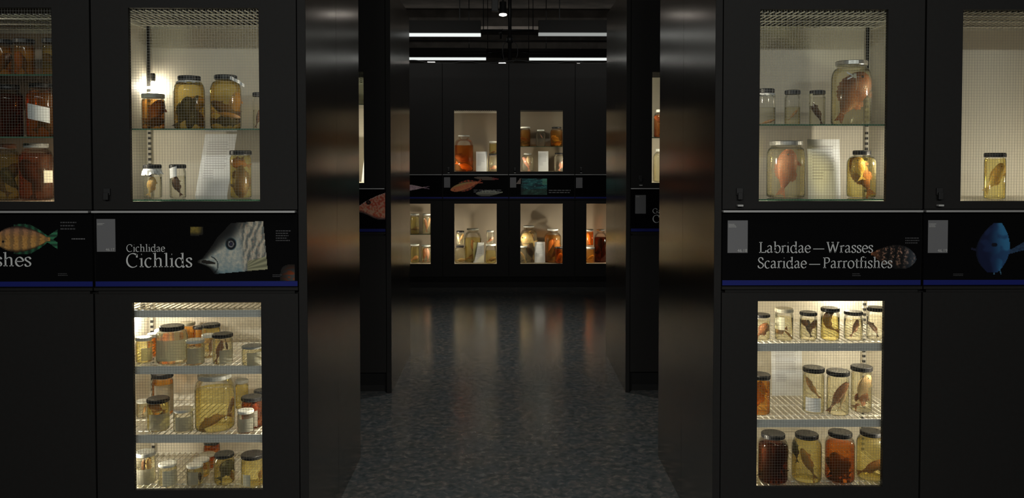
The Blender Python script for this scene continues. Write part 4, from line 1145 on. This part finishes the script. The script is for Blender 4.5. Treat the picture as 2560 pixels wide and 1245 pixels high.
fj(g1, 1313, 26, 317, .22, 'B', 'lid_white', 'amber', 'amber jar with a white lid at the left, right far upper window', [('dark fish heap piece in the white lidded far amber jar', .55, .5, 20, 20, 'brown', 0, .25), ('reddish fish in the white lidded far amber jar', .5, .35, 160, 0, 'rust', -.2, .36, -.3)], lr=.9)
fj(g1, 1351.5, 24, 324, .20, 'B', 'lid_white', 'water', 'clear empty looking jar in the middle, right far upper window', [('thin pinkish fish hanging in the clear middle far jar', .35, .15, -60, 0, 'pink', .1, .62)], lr=.72)
fj(g1, 1391, 31, 317.5, .20, 'B', BK, 'amber', 'amber jar with a black lid at the right, right far upper window', [('pale yellow fish slanting in the black lidded far amber jar', .6, .4, 150, 0, 'belly', 0, .38, -.2), ('orange fish at the bottom of the black lidded far amber jar', .5, .4, 10, 20, 'orange', 0, .15)], lr=.72)
fj(zu, 1319, 30, 383, .20, 'B', 'lid_grey', 'water', 'rounded jar with pink fish, below the glass shelf, far upper window', [('pale pink fish curved along the left of the rounded far jar', .9, .28, 120, 50, 'pink', -.1, .42), ('small pale fish upright in the rounded far jar', .5, .4, 95, 0, 'pale', .15, .62, -.3)], lr=.6)
fj(zu, 1399, 28, 382, .20, 'B', BK, 'water', 'clear jar with a pink fish at the right window edge, below the glass shelf', [('pink fish standing in the far jar at the right window edge', .6, .4, 65, 0, 'pink', .3, .3)], lr=.8)
sheet(YFAR, zu, 1345.5, 1371, 378, .18, 'white information sheet between the two lower jars, right far upper window', .02, 10)
# lower windows
gm = .7055
fj(gm, 1037, 22, 534, .20, 'S', 'lid_grey', 'yellow', 'yellow jar on the glass shelf at the left, leftmost far lower window', [('brown fish low in the left shelf jar, leftmost far window', .5, .5, 10, 0, 'brown', -.2, .22)], small=True)
fj(gm, 1067, 21, 534, .20, 'S', 'lid_grey', 'straw', 'jar with two slim fish on the glass shelf, leftmost far lower window', [('slim reddish fish in the shelf jar, leftmost far window', .75, .2, 100, 10, 'rust', -.2, .42), ('slim dark fish in the shelf jar, leftmost far window', .75, .2, 75, 10, 'tan', .3, .42)], small=True)
fj(zl, 1037, 22, 610, .20, 'S', 'lid_white', 'yellow', 'short yellow jar under the glass shelf, leftmost far lower window', [('pinkish fish low in the short yellow far jar', .45, .5, 30, 0, 'pink', -.1, .22)], small=True)
fj(zl, 1065, 25, 612, .20, 'B', 'lid_grey', 'straw', 'jar of upright pink fish under the glass shelf, leftmost far lower window', [('upright red fish in the jar under the glass shelf', .8, .3, 85, 10, 'rust', -.4, .42), ('upright pink fish in the jar under the glass shelf', .8, .3, 95, 10, 'pink', .3, .42)], small=True, lr=.85)
fj(zl, 1150, 26, 614, .17, 'B', BK, 'straw', 'squat clear jar with a pale fish, left side of the left far lower window', [('pale yellow fish on the bottom of the squat clear far jar', .6, .35, 5, 10, 'belly', 0, .15)], lr=.7)
fj(.555, 1150.5, 20, 577, .17, 'S', BK, 'straw', 'small black lidded jar stacked on the squat clear one', [('white orange fish standing in the small stacked jar', .75, .25, 100, 0, 'pale', -.4, .4), ('forked brown fish in the small stacked jar', .6, .3, 60, 0, 'tan', .3, .5)], small=True)
fj(zl, 1182, 42, 571, .28, 'B', 'lid_grey', 'yellow', 'tall yellow jar in the middle of the left far lower window', [('brown fish standing in the tall yellow far jar', .55, .25, 100, 20, 'rust', .1, .4, -.2), ('tan fish near the bottom of the tall yellow far jar', .4, .3, 20, 0, 'tan', -.2, .15, -.3)], lr=.68, fill=.76)
fj(zl, 1227, 28, 610, .15, 'B', 'lid_white', 'yellow', 'squat yellow jar with a white lid at the right, left far lower window', [('brown fish piece in the squat white lidded far jar', .5, .4, 20, 0, 'tan', .1, .18)], lr=.86, fill=.7)
fj(.565, 1225.5, 18, 576, .15, 'S', 'lid_grey', 'water', 'small clear jar stacked on the squat white lidded one', [('dark pinkish fish in the small clear stacked jar', .6, .4, 40, 20, 'rust', 0, .3)], small=True)
sheet(YFAR, zl, 1183, 1210, 606.5, .17, 'bright white folded card in front of the tall yellow far jar', .02, 9, turned=False)
fj(zl, 1322, 42, 564, .26, 'B', 'lid_grey', 'straw', 'tall jar with a rounded golden fish, right far lower window', [('rounded golden fish pressed in the upper half of the tall far jar', .45, .8, 150, 0, 'belly', 0, .62, -.1, dict(thick=.5)), ('brown fish below the rounded golden one', .5, .3, 110, 20, 'brown', .2, .25)], lr=.62, fill=.85)
fj(zl, 1309, 18, 615, .14, 'S', 'lid_grey', 'water', 'narrow clear jar at the left edge, right far lower window', [('slim pale fish curving in the narrow clear far jar', .8, .2, 120, 20, 'belly', 0, .35)], small=True)
fj(zl, 1382, 42, 572, .24, 'B', 'lid_white', 'amber', 'tall jar with a white lid full of brown fish, right far lower window', pile(5, 'brown pink fish standing in the white lidded far jar', ['tan', 'rust', 'pink'], 41, .5, .35, .2, .62, 90, 30), lr=.62, fill=.85)
fj(zl, 1398, 22, 617, .13, 'S', BK, 'orange', 'small orange jar at the right edge, right far lower window', [('orange fish in the small orange far jar', .6, .45, 60, 20, 'orange', 0, .35)], small=True)
sheet(YFAR, zl, 1336.5, 1363, 605, .17, 'bright white folded card between the two tall jars, right far lower window', .02, 9)
fj(zl, 1475, 24, 617, .16, 'S', 'lid_grey', 'amber', 'squat amber jar at the left, rightmost far lower window', [('golden fish slanting in the squat amber jar, rightmost window', .6, .35, 30, 0, 'belly', 0, .3)], small=True)
fj(.545, 1473, 22, 573, .16, 'S', 'lid_grey', 'orange', 'orange jar stacked on the squat one, rightmost far lower window', [('orange upright fish in the stacked jar, rightmost window', .7, .35, 100, 20, 'orange', 0, .4)], small=True)
fj(zl, 1502, 34, 573, .24, 'B', 'lid_grey', 'brown', 'dark brown jar beside the side panel, rightmost far lower window', pile(4, 'dark fish in the dark brown jar, rightmost far window', ['dark', 'rust'], 42, .5, .35, .15, .55), lr=.6, fill=.8)
